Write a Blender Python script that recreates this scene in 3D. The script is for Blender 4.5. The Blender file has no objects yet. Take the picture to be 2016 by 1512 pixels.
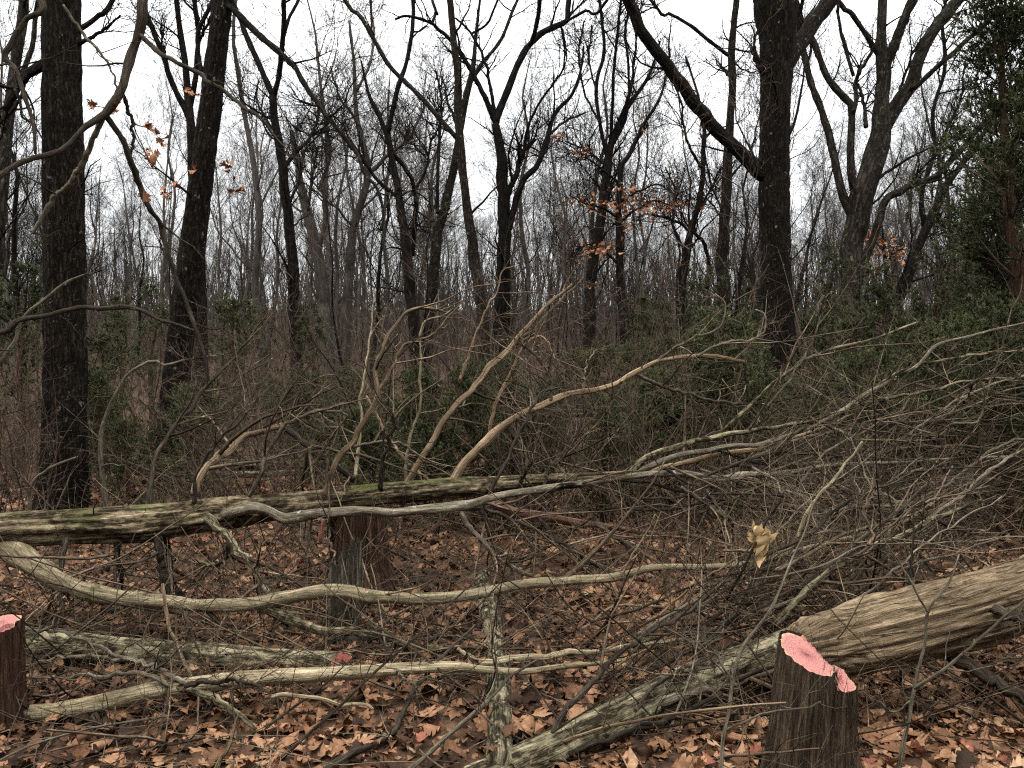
import bpy, math, random
import numpy as np
from mathutils import Matrix, Vector

# ------------------------------------------------------------------ camera
SC = bpy.context.scene
COL = SC.collection
F_PX, CX, CY = 1582.0, 1008.0, 756.0            # lens in photograph pixels
CAM_Z = 1.55
PITCH = math.atan((756 - 720) / F_PX)           # looking slightly down
cam = bpy.data.cameras.new('camera')
cam.sensor_width = 36.0
cam.lens = 36.0 * F_PX / 2016.0
cam.clip_end = 2000.0
cam.clip_start = 0.05
cam_o = bpy.data.objects.new('camera', cam)
COL.objects.link(cam_o)
cam_o.location = (0, 0, CAM_Z)
cam_o.rotation_euler = (math.pi / 2 - PITCH, 0, 0)
SC.camera = cam_o

# ------------------------------------------------------------------ sky: bright overcast
SUN_EL, SUN_AZ = math.radians(68), math.radians(200)
world = bpy.data.worlds.new('World')
SC.world = world
world.use_nodes = True
wn, wl = world.node_tree.nodes, world.node_tree.links
wn.clear()
w_out = wn.new('ShaderNodeOutputWorld')
w_bg = wn.new('ShaderNodeBackground')
w_bg.inputs['Strength'].default_value = 0.1
sky = wn.new('ShaderNodeTexSky')
sky.sky_type = 'NISHITA'
sky.sun_disc = False
sky.sun_elevation = SUN_EL
sky.sun_rotation = SUN_AZ
# a closed cloud deck (overcast: zenith brighter than the horizon) veils the clear sky
w_tc = wn.new('ShaderNodeTexCoord')
w_sep = wn.new('ShaderNodeSeparateXYZ')
wl.new(w_tc.outputs['Generated'], w_sep.inputs[0])
w_z = wn.new('ShaderNodeMapRange')
w_z.inputs['From Min'].default_value = 0.0
w_z.inputs['From Max'].default_value = 1.0
w_z.inputs['To Min'].default_value = 4.7
w_z.inputs['To Max'].default_value = 23.0
wl.new(w_sep.outputs['Z'], w_z.inputs['Value'])
w_noise = wn.new('ShaderNodeTexNoise')
w_noise.inputs['Scale'].default_value = 1.6
w_noise.inputs['Detail'].default_value = 4.0
wl.new(w_tc.outputs['Generated'], w_noise.inputs['Vector'])
w_nr = wn.new('ShaderNodeMapRange')
w_nr.inputs['To Min'].default_value = 0.94
w_nr.inputs['To Max'].default_value = 1.06
wl.new(w_noise.outputs['Fac'], w_nr.inputs['Value'])
w_mul = wn.new('ShaderNodeMath'); w_mul.operation = 'MULTIPLY'
wl.new(w_z.outputs[0], w_mul.inputs[0]); wl.new(w_nr.outputs[0], w_mul.inputs[1])
w_col = wn.new('ShaderNodeVectorMath'); w_col.operation = 'SCALE'
w_col.inputs[0].default_value = (0.99, 1.0, 1.01)
wl.new(w_mul.outputs[0], w_col.inputs['Scale'])
w_mix = wn.new('ShaderNodeMix'); w_mix.data_type = 'RGBA'
w_mix.inputs['Factor'].default_value = 0.94
wl.new(sky.outputs[0], w_mix.inputs['A'])
wl.new(w_col.outputs[0], w_mix.inputs['B'])
wl.new(w_mix.outputs['Result'], w_bg.inputs['Color'])
wl.new(w_bg.outputs[0], w_out.inputs['Surface'])

sun = bpy.data.lights.new('sun', 'SUN')
sun.energy = 1.5
sun.angle = math.radians(35)
sun.color = (1.0, 0.93, 0.82)
sun_o = bpy.data.objects.new('sun', sun)
COL.objects.link(sun_o)
sd = Vector((math.sin(SUN_AZ) * math.cos(SUN_EL), math.cos(SUN_AZ) * math.cos(SUN_EL), math.sin(SUN_EL)))
sun_o.rotation_euler = sd.to_track_quat('Z', 'Y').to_euler()

SC.view_settings.view_transform = 'Standard'
SC.view_settings.look = 'None'
SC.view_settings.exposure = 1.0
SC.view_settings.gamma = 1.0
SC.render.engine = 'CYCLES'
SC.cycles.max_bounces = 5
SC.cycles.diffuse_bounces = 3
SC.cycles.volume_bounces = 0
SC.cycles.use_denoising = False
SC.cycles.pixel_filter_type = 'BLACKMAN_HARRIS'
SC.cycles.filter_width = 1.2

# ------------------------------------------------------------------ helpers
rng = np.random.default_rng(7)
cp, sp = math.cos(PITCH), math.sin(PITCH)


def P(px, py, d):
    """point at photograph direction (px, py), d metres ahead"""
    dx = (px - CX) / F_PX
    dy = -(py - CY) / F_PX
    wx, wy, wz = dx, cp + dy * sp, -sp + dy * cp
    s = d / wy
    return np.array([wx * s, d, CAM_Z + wz * s])


def _h(ix, iy, iz, seed):
    h = (ix.astype(np.int64) * 374761393 + iy.astype(np.int64) * 668265263 + iz.astype(np.int64) * 2147483647 + seed * 974634721) & 0xffffffff
    h = ((h ^ (h >> 13)) * 1274126177) & 0xffffffff
    h = ((h ^ (h >> 16)) * 2246822519) & 0xffffffff
    return ((h ^ (h >> 15)) & 0xffffff) / float(0xffffff)


def vnoise(p, seed=0):
    p = np.asarray(p, float)
    i = np.floor(p).astype(np.int64)
    f = p - i
    f = f * f * (3 - 2 * f)
    r = 0
    for a in (0, 1):
        for b in (0, 1):
            for c in (0, 1):
                w = (f[..., 0] if a else 1 - f[..., 0]) * (f[..., 1] if b else 1 - f[..., 1]) * (f[..., 2] if c else 1 - f[..., 2])
                r = r + w * _h(i[..., 0] + a, i[..., 1] + b, i[..., 2] + c, seed)
    return r


def ground_h(x, y):
    x = np.asarray(x, float); y = np.asarray(y, float)
    q = np.stack([x, y, np.zeros_like(x)], -1)
    h = 0.10 * (vnoise(q * 0.45, 3) - 0.5) + 0.05 * (vnoise(q * 1.7, 4) - 0.5)
    far = np.clip(y - 32, 0, 130)
    return h + 0.0011 * far ** 2 * np.clip(1 - far / 420, 0, 1)


def gz(x, y):
    return float(ground_h(np.array([x]), np.array([y]))[0])


def norm(v):
    return v / np.maximum(np.linalg.norm(v, axis=-1, keepdims=True), 1e-9)


def tubes_arrays(Ps, Rs, sides):
    """Ps (m,n,3), Rs (m,n) -> verts, quads, tc, per-vertex tube index"""
    m, n, _ = Ps.shape
    T = np.empty_like(Ps)
    T[:, 1:-1] = Ps[:, 2:] - Ps[:, :-2]
    T[:, 0] = Ps[:, 1] - Ps[:, 0]
    T[:, -1] = Ps[:, -1] - Ps[:, -2]
    T = norm(T)
    mean = norm(Ps[:, -1] - Ps[:, 0] + 1e-6)
    ref = np.zeros((m, 3))
    ref[np.arange(m), np.argmin(np.abs(mean), axis=1)] = 1
    ref = ref[:, None, :]
    N = norm(ref - (ref * T).sum(-1, keepdims=True) * T)
    B = np.cross(T, N)
    th = np.linspace(0, 2 * math.pi, sides, endpoint=False)
    c, s = np.cos(th), np.sin(th)
    ring = N[:, :, None, :] * c[None, None, :, None] + B[:, :, None, :] * s[None, None, :, None]
    V = Ps[:, :, None, :] + ring * Rs[:, :, None, None]
    seg = np.linalg.norm(np.diff(Ps, axis=1), axis=2)
    L = np.concatenate([np.zeros((m, 1)), np.cumsum(seg, 1)], 1)
    off = (np.arange(m) * 1.37 % 50)[:, None, None]
    rm = np.maximum(Rs.mean(1), 1e-4)[:, None, None]
    tc = np.stack([np.broadcast_to(c[None, None, :] * rm, (m, n, sides)) + off,
                   np.broadcast_to(s[None, None, :] * rm, (m, n, sides)),
                   np.broadcast_to(L[:, :, None], (m, n, sides))], -1)
    idx = np.arange(m * n * sides).reshape(m, n, sides)
    a = idx[:, :-1, :]; b = np.roll(idx, -1, 2)[:, :-1, :]
    cq = np.roll(idx, -1, 2)[:, 1:, :]; dq = idx[:, 1:, :]
    Fq = np.stack([a, b, cq, dq], -1).reshape(-1, 4)
    return V, Fq, tc, ring


class Batch:
    def __init__(self):
        self.items = []

    def add(self, Ps, Rs, sides=3):
        Ps = np.asarray(Ps, float); Rs = np.asarray(Rs, float)
        if Ps.ndim == 2:
            Ps, Rs = Ps[None], Rs[None]
        if len(Ps):
            self.items.append((Ps, Rs, sides))
        return self

    def arrays(self):
        vs, fs, tcs, rn, o = [], [], [], [], 0
        for Ps, Rs, sides in self.items:
            V, Fq, tc, _ = tubes_arrays(Ps, Rs, sides)
            m, n = Rs.shape
            vs.append(V.reshape(-1, 3)); tcs.append(tc.reshape(-1, 3))
            rn.append(np.repeat(rng.random(m), n * sides))
            fs.append(Fq + o); o += m * n * sides
        return np.concatenate(vs), np.concatenate(fs), np.concatenate(tcs), np.concatenate(rn)


def make_mesh(name, V, Fq, tc=None, rn=None, smooth=True, mat=None):
    me = bpy.data.meshes.new(name)
    V = np.asarray(V, np.float32); Fq = np.asarray(Fq, np.int32)
    nf, k = Fq.shape
    me.vertices.add(len(V)); me.vertices.foreach_set('co', V.ravel())
    me.loops.add(nf * k); me.loops.foreach_set('vertex_index', Fq.ravel())
    me.polygons.add(nf)
    me.polygons.foreach_set('loop_start', np.arange(nf, dtype=np.int32) * k)
    me.polygons.foreach_set('loop_total', np.full(nf, k, np.int32))
    me.polygons.foreach_set('use_smooth', np.full(nf, smooth))
    if tc is not None:
        a = me.attributes.new('tc', 'FLOAT_VECTOR', 'POINT')
        a.data.foreach_set('vector', np.asarray(tc, np.float32).ravel())
    if rn is not None:
        a = me.attributes.new('rnd', 'FLOAT', 'POINT')
        a.data.foreach_set('value', np.asarray(rn, np.float32).ravel())
    me.update(calc_edges=True)
    if mat is not None:
        me.materials.append(mat)
    return me


def tag(o, label=None, cat=None, group=None, kind=None):
    if label: o['label'] = label
    if cat: o['category'] = cat
    if group: o['group'] = group
    if kind: o['kind'] = kind
    return o


def thing(name, label, cat, loc=(0, 0, 0), group=None):
    o = bpy.data.objects.new(name, None)
    o.empty_display_size = 0.1
    COL.objects.link(o)
    o.location = tuple(float(c) for c in loc)
    return tag(o, label, cat, group)


def obj(name, me, parent=None, kind=None, label=None):
    o = bpy.data.objects.new(name, me)
    COL.objects.link(o)
    if parent is not None:
        o.parent = parent
    if kind: o['kind'] = kind
    if label: o['label'] = label
    return o


def part(name, batch, mat, parent, kind=None, label=None):
    """tube batch in world space -> one mesh under its thing"""
    if not batch.items:
        return None
    V, Fq, tc, rn = batch.arrays()
    if parent is not None:
        V = V - np.array(world_loc(parent))
    return obj(name, make_mesh(name, V, Fq, tc, rn, True, mat), parent, kind, label)


def world_loc(o):
    l = np.zeros(3)
    while o is not None:
        l = l + np.array(o.location); o = o.parent
    return l


def resample(pts, n=None, step=None):
    """Catmull-Rom through pts (k, c) -> n evenly spaced rows"""
    pts = np.asarray(pts, float)
    if len(pts) == 2:
        fine = pts[0] + (pts[1] - pts[0]) * np.linspace(0, 1, 20)[:, None]
    else:
        p = np.vstack([2 * pts[0] - pts[1], pts, 2 * pts[-1] - pts[-2]])
        out = []
        for i in range(1, len(p) - 2):
            t = np.linspace(0, 1, 12, endpoint=False)[:, None]
            a, b, c, d = p[i - 1], p[i], p[i + 1], p[i + 2]
            out.append(0.5 * (2 * b + (c - a) * t + (2 * a - 5 * b + 4 * c - d) * t * t + (3 * b - a - 3 * c + d) * t ** 3))
        fine = np.vstack(out + [pts[-1:]])
    s = np.concatenate([[0], np.cumsum(np.linalg.norm(np.diff(fine[:, :3], axis=0), axis=1))])
    if step: n = max(4, int(s[-1] / step) + 1)
    q = np.linspace(0, s[-1], n)
    return np.stack([np.interp(q, s, fine[:, k]) for k in range(fine.shape[1])], 1)


def trace(pts, d0, d1=None, w0=None, w1=None, n=32, jit=0.0, seed=0):
    """photograph polyline (x, y[, width]) at depth d0..d1 -> 3D points, radii"""
    d1 = d0 if d1 is None else d1
    q = np.array([p[:2] for p in pts], float)
    s = np.concatenate([[0], np.cumsum(np.linalg.norm(np.diff(q, axis=0), axis=1))])
    t = s / max(s[-1], 1e-6)
    if len(pts[0]) == 4:
        d = np.array([p[3] for p in pts], float)
    elif isinstance(d0, (list, tuple)):
        d = np.interp(t, np.linspace(0, 1, len(d0)), d0)
    else:
        d = d0 + (d1 - d0) * t
    w = np.array([p[2] for p in pts], float) if len(pts[0]) >= 3 else w0 + (w1 - w0) * t
    X = np.array([np.append(P(a[0], a[1], dd), 0.5 * ww * dd / F_PX) for a, dd, ww in zip(q, d, w)])
    X = resample(X, n)
    pts3, r = X[:, :3], np.maximum(X[:, 3], 0.0008)
    if jit:
        r2 = np.random.default_rng(seed + 17)
        k = r2.normal(0, 1, (max(4, n // 3), 3))
        k = np.stack([np.interp(np.linspace(0, 1, n), np.linspace(0, 1, len(k)), k[:, c]) for c in range(3)], 1)
        fade = np.sin(np.linspace(0.15, math.pi * 0.85, n))[:, None]
        k2 = r2.normal(0, 1, (max(6, int(n / 1.6)), 3))
        k2 = np.stack([np.interp(np.linspace(0, 1, n), np.linspace(0, 1, len(k2)), k2[:, c]) for c in range(3)], 1)
        pts3 = pts3 + k * jit * fade + k2 * (jit * 0.25 + 0.10 * r[:, None]) * fade
    return pts3, r


def knobbly(r, seed, amp=0.1):
    k = np.random.default_rng(seed).normal(0, amp, len(r))
    return r * (1 + k)


def closed(pts, r):
    a = pts[0] + (pts[0] - pts[1]) * 0.02; b = pts[-1] + norm(pts[-1] - pts[-2]) * r[-1] * 0.5
    return (np.vstack([a, pts, b]), np.concatenate([[r[0] * 0.05], r, [r[-1] * 0.12]]))


def rough_tube(name, pts, r, sides, step, mat, parent, ridge=0.08, freq=18.0, stretch=0.12, lump=0.08, seed=0, label=None, cap=True, lfreq=1.6, end_cut=None):
    """a thick stem whose bark ridges and lumps are geometry"""
    X = resample(np.hstack([pts, r[:, None]]), step=step)
    p, rr = X[:, :3], X[:, 3]
    V, Fq, tc, ring = tubes_arrays(p[None], rr[None], sides)
    n = len(p)
    th = np.linspace(0, 2 * math.pi, sides, endpoint=False)
    seg = np.concatenate([[0], np.cumsum(np.linalg.norm(np.diff(p, axis=0), axis=1))])
    c, s = np.cos(th)[None, :], np.sin(th)[None, :]
    R0 = rr[:, None]
    q = np.stack([np.broadcast_to(c * R0, (n, sides)) * freq, np.broadcast_to(s * R0, (n, sides)) * freq,
                  np.broadcast_to(seg[:, None], (n, sides)) * freq * stretch], -1)
    a = np.abs(2 * vnoise(q, seed) - 1) ** 0.7
    b = np.abs(2 * vnoise(q * np.array([2.3, 2.3, 2.0]) + 9, seed + 1) - 1)
    L = vnoise(np.stack([np.broadcast_to(c * 1.3, (n, sides)), np.broadcast_to(s * 1.3, (n, sides)),
                         np.broadcast_to(seg[:, None] * lfreq, (n, sides))], -1) + 31, seed + 2) - 0.5
    disp = ridge * (a * 0.75 + b * 0.35 - 0.4) * np.minimum(R0, 0.12) / 0.12 * 0.12 + lump * L * R0
    V = V[0] + ring[0] * disp[:, :, None]
    if end_cut is not None:                       # oblique saw cut: slide the last rings onto the cut plane
        ax = norm(p[-1] - p[-2]); nv = norm(np.array(end_cut, float))
        k = min(8, n - 2)
        for q_ in range(1, k + 1):
            w_ = (1 - (q_ - 1) / k)
            sh = -((V[-q_] - p[-q_]) @ nv) / (nv @ ax)
            V[-q_] = V[-q_] + ax * (sh * w_)[:, None]
    V = V.reshape(-1, 3)
    tc = tc.reshape(-1, 3)
    rn = np.full(len(V), np.random.default_rng(seed).random())
    if cap:
        k = len(V)
        V = np.vstack([V, p[0], p[-1] + norm(p[-1] - p[-2]) * rr[-1] * (0.0 if end_cut is not None else 0.3)])
        tc = np.vstack([tc, tc[0], tc[-1]]); rn = np.append(rn, [rn[0], rn[0]])
        i = np.arange(sides); j = (i + 1) % sides; e = (n - 1) * sides
        Fq = np.vstack([Fq, np.stack([j, i, np.full(sides, k), np.full(sides, k)], 1)[:, :4], np.stack([e + i, e + j, np.full(sides, k + 1), np.full(sides, k + 1)], 1)])
        # degenerate quads -> write as two face sizes
        quads = Fq[:-2 * sides]; tris = Fq[-2 * sides:, :3]
    else:
        quads, tris = Fq, np.zeros((0, 3), int)
    if parent is not None:
        V = V - world_loc(parent)
    me = bpy.data.meshes.new(name)
    loops = np.concatenate([quads.ravel(), tris.ravel()]).astype(np.int32)
    me.vertices.add(len(V)); me.vertices.foreach_set('co', V.astype(np.float32).ravel())
    me.loops.add(len(loops)); me.loops.foreach_set('vertex_index', loops)
    tot = np.concatenate([np.full(len(quads), 4), np.full(len(tris), 3)]).astype(np.int32)
    me.polygons.add(len(tot))
    me.polygons.foreach_set('loop_total', tot)
    me.polygons.foreach_set('loop_start', np.concatenate([[0], np.cumsum(tot)[:-1]]).astype(np.int32))
    me.polygons.foreach_set('use_smooth', np.ones(len(tot), bool))
    at = me.attributes.new('tc', 'FLOAT_VECTOR', 'POINT'); at.data.foreach_set('vector', tc.astype(np.float32).ravel())
    at = me.attributes.new('rnd', 'FLOAT', 'POINT'); at.data.foreach_set('value', rn.astype(np.float32))
    me.update(calc_edges=True)
    me.materials.append(mat)
    return obj(name, me, parent, None, label)


def sprout(Ps, Rs, per, lo, hi, npts=5, ang=(25, 60), t0=0.2, t1=1.0, up=0.12, wig=0.25, rratio=0.55, rmin=0.0015, g=rng, taper=0.25, flat=0.0, rlen=None):
    """children along every parent tube (m,n,3) -> (M,npts,3), (M,npts)"""
    if isinstance(Ps, list):
        Ps = np.stack(Ps); Rs = np.stack(Rs)
    m, n, _ = Ps.shape
    cnt = np.full(m, per) if np.isscalar(per) else np.asarray(per)
    cnt = np.floor(cnt + g.random(m)).astype(int)
    k = np.repeat(np.arange(m), cnt)
    M = len(k)
    if M == 0:
        return np.zeros((0, npts, 3)), np.zeros((0, npts))
    t = t0 + (t1 - t0) * g.random(M)
    x = t * (n - 1); i = np.minimum(x.astype(int), n - 2); f = (x - i)[:, None]
    base = Ps[k, i] * (1 - f) + Ps[k, i + 1] * f
    rb = Rs[k, i] * (1 - f[:, 0]) + Rs[k, i + 1] * f[:, 0]
    T = norm(Ps[k, i + 1] - Ps[k, i])
    rv = g.normal(0, 1, (M, 3)); rv[:, 2] *= (1 - flat)
    side = norm(rv - (rv * T).sum(1, keepdims=True) * T)
    a = np.radians(ang[0] + (ang[1] - ang[0]) * g.random(M))[:, None]
    D = norm(T * np.cos(a) + side * np.sin(a) + np.array([0, 0, up]))
    plen = np.linalg.norm(np.diff(Ps, axis=1), axis=2).sum(1)[k]
    Lc = (lo + (hi - lo) * g.random(M) ** 1.5) * (1.15 - 0.6 * t)
    if rlen: Lc = Lc * plen * rlen
    r0 = np.minimum(rb * rratio, Lc * 0.016 + rmin)
    r0 = np.maximum(r0, rmin)
    out = np.empty((M, npts, 3)); out[:, 0] = base
    for s in range(1, npts):
        D = norm(D + g.normal(0, wig, (M, 3)) + np.array([0, 0, up * 0.5]))
        out[:, s] = out[:, s - 1] + D * (Lc / (npts - 1))[:, None]
    R = r0[:, None] * np.linspace(1, taper, npts)[None]
    return out, np.maximum(R, rmin * 0.6)


# ------------------------------------------------------------------ materials
MATS = {}


def nodes_of(name):
    m = bpy.data.materials.new(name); m.use_nodes = True
    nt = m.node_tree
    b = nt.nodes.get('Principled BSDF')
    b.inputs['Roughness'].default_value = 0.95
    b.inputs['Specular IOR Level'].default_value = 0.07
    return m, nt, b


def nn(nt, t, **kw):
    n = nt.nodes.new(t)
    for k, v in kw.items():
        if k in n.inputs: n.inputs[k].default_value = v
        else: setattr(n, k, v)
    return n


def ramp(nt, fac, stops):
    r = nt.nodes.new('ShaderNodeValToRGB')
    e = r.color_ramp.elements
    while len(e) < len(stops): e.new(0.5)
    for el, (p, c) in zip(e, stops):
        el.position = p; el.color = (*c, 1) if len(c) == 3 else c
    nt.links.new(fac, r.inputs[0])
    return r


def mixc(nt, fac, a, b, mode='MIX'):
    m = nt.nodes.new('ShaderNodeMix'); m.data_type = 'RGBA'; m.blend_type = mode
    for key, v in (('Factor', fac), ('A', a), ('B', b)):
        if isinstance(v, (int, float)): m.inputs[key].default_value = v
        elif isinstance(v, tuple): m.inputs[key].default_value = (*v, 1)
        else: nt.links.new(v, m.inputs[key])
    return m.outputs['Result']


def mathn(nt, op, a, b=None, clamp=False):
    m = nt.nodes.new('ShaderNodeMath'); m.operation = op; m.use_clamp = clamp
    for i, v in enumerate((a, b)):
        if v is None: continue
        if isinstance(v, (int, float)): m.inputs[i].default_value = v
        else: nt.links.new(v, m.inputs[i])
    return m.outputs[0]


def bark(name, dark, mid, light, lichen=None, lich_lo=0.6, moss=0.0, scale=30.0, stretch=0.1, bump=0.6, lscale=7.0, var=0.35, patch=None, plo=0.55, crack=0.0):
    m, nt, b = nodes_of(name)
    L = nt.links
    at = nn(nt, 'ShaderNodeAttribute', attribute_name='tc')
    mp = nn(nt, 'ShaderNodeMapping'); mp.inputs['Scale'].default_value = (1, 1, stretch)
    L.new(at.outputs['Vector'], mp.inputs['Vector'])
    n0 = nn(nt, 'ShaderNodeTexNoise', Scale=scale, Detail=7.0, Roughness=0.68); L.new(mp.outputs[0], n0.inputs['Vector'])
    n6 = nn(nt, 'ShaderNodeTexNoise', Scale=scale * 3.7, Detail=5.0, Roughness=0.6); L.new(mp.outputs[0], n6.inputs['Vector'])
    h1 = mathn(nt, 'MULTIPLY_ADD', mathn(nt, 'SUBTRACT', n6.outputs['Fac'], 0.5), 0.75)
    L.new(n0.outputs['Fac'], h1.node.inputs[2])
    if crack:
        vo = nn(nt, 'ShaderNodeTexVoronoi', Scale=crack); vo.feature = 'DISTANCE_TO_EDGE'
        mv = nn(nt, 'ShaderNodeMapping'); mv.inputs['Scale'].default_value = (1, 1, 0.16)
        L.new(at.outputs['Vector'], mv.inputs['Vector'])
        dn = nn(nt, 'ShaderNodeTexNoise', Scale=14.0, Detail=3.0); L.new(at.outputs['Vector'], dn.inputs['Vector'])
        wv = nt.nodes.new('ShaderNodeVectorMath'); wv.operation = 'MULTIPLY_ADD'; wv.inputs[1].default_value = (0.07, 0.07, 0.07)
        L.new(dn.outputs['Color'], wv.inputs[0]); L.new(mv.outputs[0], wv.inputs[2]); L.new(wv.outputs[0], vo.inputs['Vector'])
        ck = nn(nt, 'ShaderNodeMapRange'); ck.inputs['From Max'].default_value = 0.28; ck.inputs['To Min'].default_value = -0.26; ck.inputs['To Max'].default_value = 0.06
        L.new(vo.outputs['Distance'], ck.inputs['Value'])
        h1 = mathn(nt, 'ADD', h1, ck.outputs[0])
    class _N: pass
    n1 = _N(); n1.outputs = {'Fac': h1}
    r1 = ramp(nt, h1, [(0.26, dark), (0.5, mid), (0.74, light)])
    col = r1.outputs[0]
    n2 = nn(nt, 'ShaderNodeTexNoise', Scale=2.3, Detail=3.0); L.new(at.outputs['Vector'], n2.inputs['Vector'])
    v2 = nn(nt, 'ShaderNodeMapRange'); v2.inputs['From Min'].default_value = 0.3; v2.inputs['From Max'].default_value = 0.7
    v2.inputs['To Min'].default_value = 0.7; v2.inputs['To Max'].default_value = 1.3
    L.new(n2.outputs['Fac'], v2.inputs['Value'])
    rn = nn(nt, 'ShaderNodeAttribute', attribute_name='rnd')
    rv = mathn(nt, 'MULTIPLY_ADD', rn.outputs['Fac'], 2 * var); rv.node.inputs[2].default_value = 1 - var
    br = mathn(nt, 'MULTIPLY', v2.outputs[0], rv)
    sc = nt.nodes.new('ShaderNodeVectorMath'); sc.operation = 'SCALE'
    L.new(col, sc.inputs[0]); L.new(br, sc.inputs['Scale'])
    col = sc.outputs[0]
    if patch:
        n4 = nn(nt, 'ShaderNodeTexNoise', Scale=5.0, Detail=4.0)
        mp4 = nn(nt, 'ShaderNodeMapping'); mp4.inputs['Scale'].default_value = (1, 1, 0.3); L.new(at.outputs['Vector'], mp4.inputs[0]); L.new(mp4.outputs[0], n4.inputs['Vector'])
        f4 = ramp(nt, n4.outputs['Fac'], [(plo, (0, 0, 0)), (plo + 0.06, (1, 1, 1))])
        pc = mixc(nt, 1.0, patch, r1.outputs[0], 'OVERLAY')
        col = mixc(nt, f4.outputs[0], col, pc)
    if lichen:
        n3 = nn(nt, 'ShaderNodeTexNoise', Scale=lscale, Detail=7.0, Roughness=0.7); L.new(at.outputs['Vector'], n3.inputs['Vector'])
        f3 = ramp(nt, n3.outputs['Fac'], [(lich_lo, (0, 0, 0)), (lich_lo + 0.05, (1, 1, 1))])
        col = mixc(nt, f3.outputs[0], col, lichen)
    if moss:
        ge = nn(nt, 'ShaderNodeNewGeometry'); sx = nn(nt, 'ShaderNodeSeparateXYZ'); L.new(ge.outputs['Normal'], sx.inputs[0])
        n5 = nn(nt, 'ShaderNodeTexNoise', Scale=3.0, Detail=5.0); L.new(at.outputs['Vector'], n5.inputs['Vector'])
        s5 = mathn(nt, 'ADD', mathn(nt, 'MULTIPLY', sx.outputs['Z'], 0.35), n5.outputs['Fac'])
        f5 = ramp(nt, s5, [(0.98 - moss, (0, 0, 0)), (1.12 - moss, (1, 1, 1))])
        col = mixc(nt, mathn(nt, 'MULTIPLY', f5.outputs[0], 0.75), col, (0.062, 0.075, 0.022))
    L.new(col, b.inputs['Base Color'])
    bp = nn(nt, 'ShaderNodeBump', Strength=bump, Distance=0.012)
    L.new(n1.outputs['Fac'], bp.inputs['Height']); L.new(bp.outputs[0], b.inputs['Normal'])
    MATS[name] = m
    return m


OAK = bark('oak_bark', (0.0035, 0.0028, 0.0021), (0.0145, 0.011, 0.0083), (0.043, 0.034, 0.026), lichen=(0.13, 0.14, 0.105), lich_lo=0.62, scale=60, stretch=0.13, lscale=11, crack=26.0, bump=1.0)
DARKBARK = bark('wet_dark_bark', (0.0025, 0.0021, 0.0018), (0.0085, 0.0068, 0.0056), (0.023, 0.019, 0.015), lichen=(0.09, 0.10, 0.075), lich_lo=0.68, scale=50, stretch=0.13, var=0.3, crack=20.0)
GREYBARK = bark('grey_mottled_bark', (0.0065, 0.0055, 0.0042), (0.020, 0.017, 0.013), (0.050, 0.044, 0.034), lichen=(0.085, 0.09, 0.06), lich_lo=0.60, scale=40, stretch=0.25, var=0.3, crack=16.0)
FARHAZEBARK = bark('haze_grey_far_bark', (0.018, 0.0155, 0.013), (0.046, 0.040, 0.034), (0.085, 0.076, 0.066), scale=24, var=0.4)  # distance haze put into the colour: paler and greyer than the near bark
TWIG = bark('bare_twig', (0.02, 0.016, 0.013), (0.05, 0.04, 0.032), (0.09, 0.075, 0.06), scale=30, var=0.5, bump=0.1)
BRUSHTWIG = bark('dead_brush_twig', (0.016, 0.0115, 0.0075), (0.068, 0.050, 0.034), (0.20, 0.155, 0.105), scale=60, var=0.85, bump=0.2, lichen=(0.3, 0.3, 0.24), lich_lo=0.62)
SHRUBTWIG = bark('brown_shrub_twig', (0.028, 0.019, 0.014), (0.072, 0.051, 0.038), (0.14, 0.104, 0.078), scale=30, var=0.5, bump=0.1)
MOSSLOG = bark('mossy_weathered_log', (0.022, 0.016, 0.010), (0.165, 0.13, 0.08), (0.38, 0.315, 0.20), moss=0.19, scale=60, stretch=0.11, crack=13.0, bump=1.0, lichen=(0.33, 0.33, 0.24), lich_lo=0.68, var=0.1, lscale=14)
PALEWOOD = bark('bleached_dead_wood', (0.045, 0.034, 0.020), (0.20, 0.165, 0.102), (0.44, 0.375, 0.255), moss=0.05, scale=70, stretch=0.07, bump=0.7, lichen=(0.075, 0.072, 0.035), lich_lo=0.585, var=0.2, lscale=10)
TANWOOD = bark('stripped_tan_wood', (0.035, 0.024, 0.015), (0.15, 0.104, 0.064), (0.35, 0.265, 0.17), scale=75, stretch=0.04, bump=0.8, lichen=(0.055, 0.045, 0.03), lich_lo=0.57, var=0.4, lscale=12)
DEADDARK = bark('dark_dead_branch', (0.009, 0.007, 0.006), (0.03, 0.024, 0.018), (0.085, 0.072, 0.052), scale=80, stretch=0.1, bump=0.6, lichen=(0.22, 0.22, 0.17), lich_lo=0.64, var=0.35, lscale=16)
GREYSTICK = bark('grey_dead_branch', (0.022, 0.018, 0.013), (0.098, 0.083, 0.060), (0.25, 0.22, 0.165), scale=80, stretch=0.08, bump=0.7, lichen=(0.34, 0.35, 0.28), lich_lo=0.62, var=0.45, lscale=16, patch=(0.03, 0.026, 0.018), plo=0.58)
LICHENLOG = bark('lichen_covered_log', (0.022, 0.018, 0.010), (0.175, 0.15, 0.095), (0.36, 0.32, 0.21), moss=0.03, crack=15.0, scale=65, stretch=0.10, bump=1.0, lichen=(0.29, 0.29, 0.21), lich_lo=0.60, var=0.15, lscale=12)
CEDARBARK = bark('shredding_cedar_bark', (0.024, 0.016, 0.010), (0.135, 0.099, 0.061), (0.33, 0.255, 0.165), scale=85, stretch=0.055, lichen=(0.055, 0.037, 0.023), lich_lo=0.62, lscale=9, bump=1.0, var=0.05)
STUMPBARK = bark('stump_cedar_bark', (0.010, 0.007, 0.005), (0.052, 0.038, 0.027), (0.17, 0.125, 0.085), scale=110, stretch=0.035, bump=1.0, var=0.05)
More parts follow.
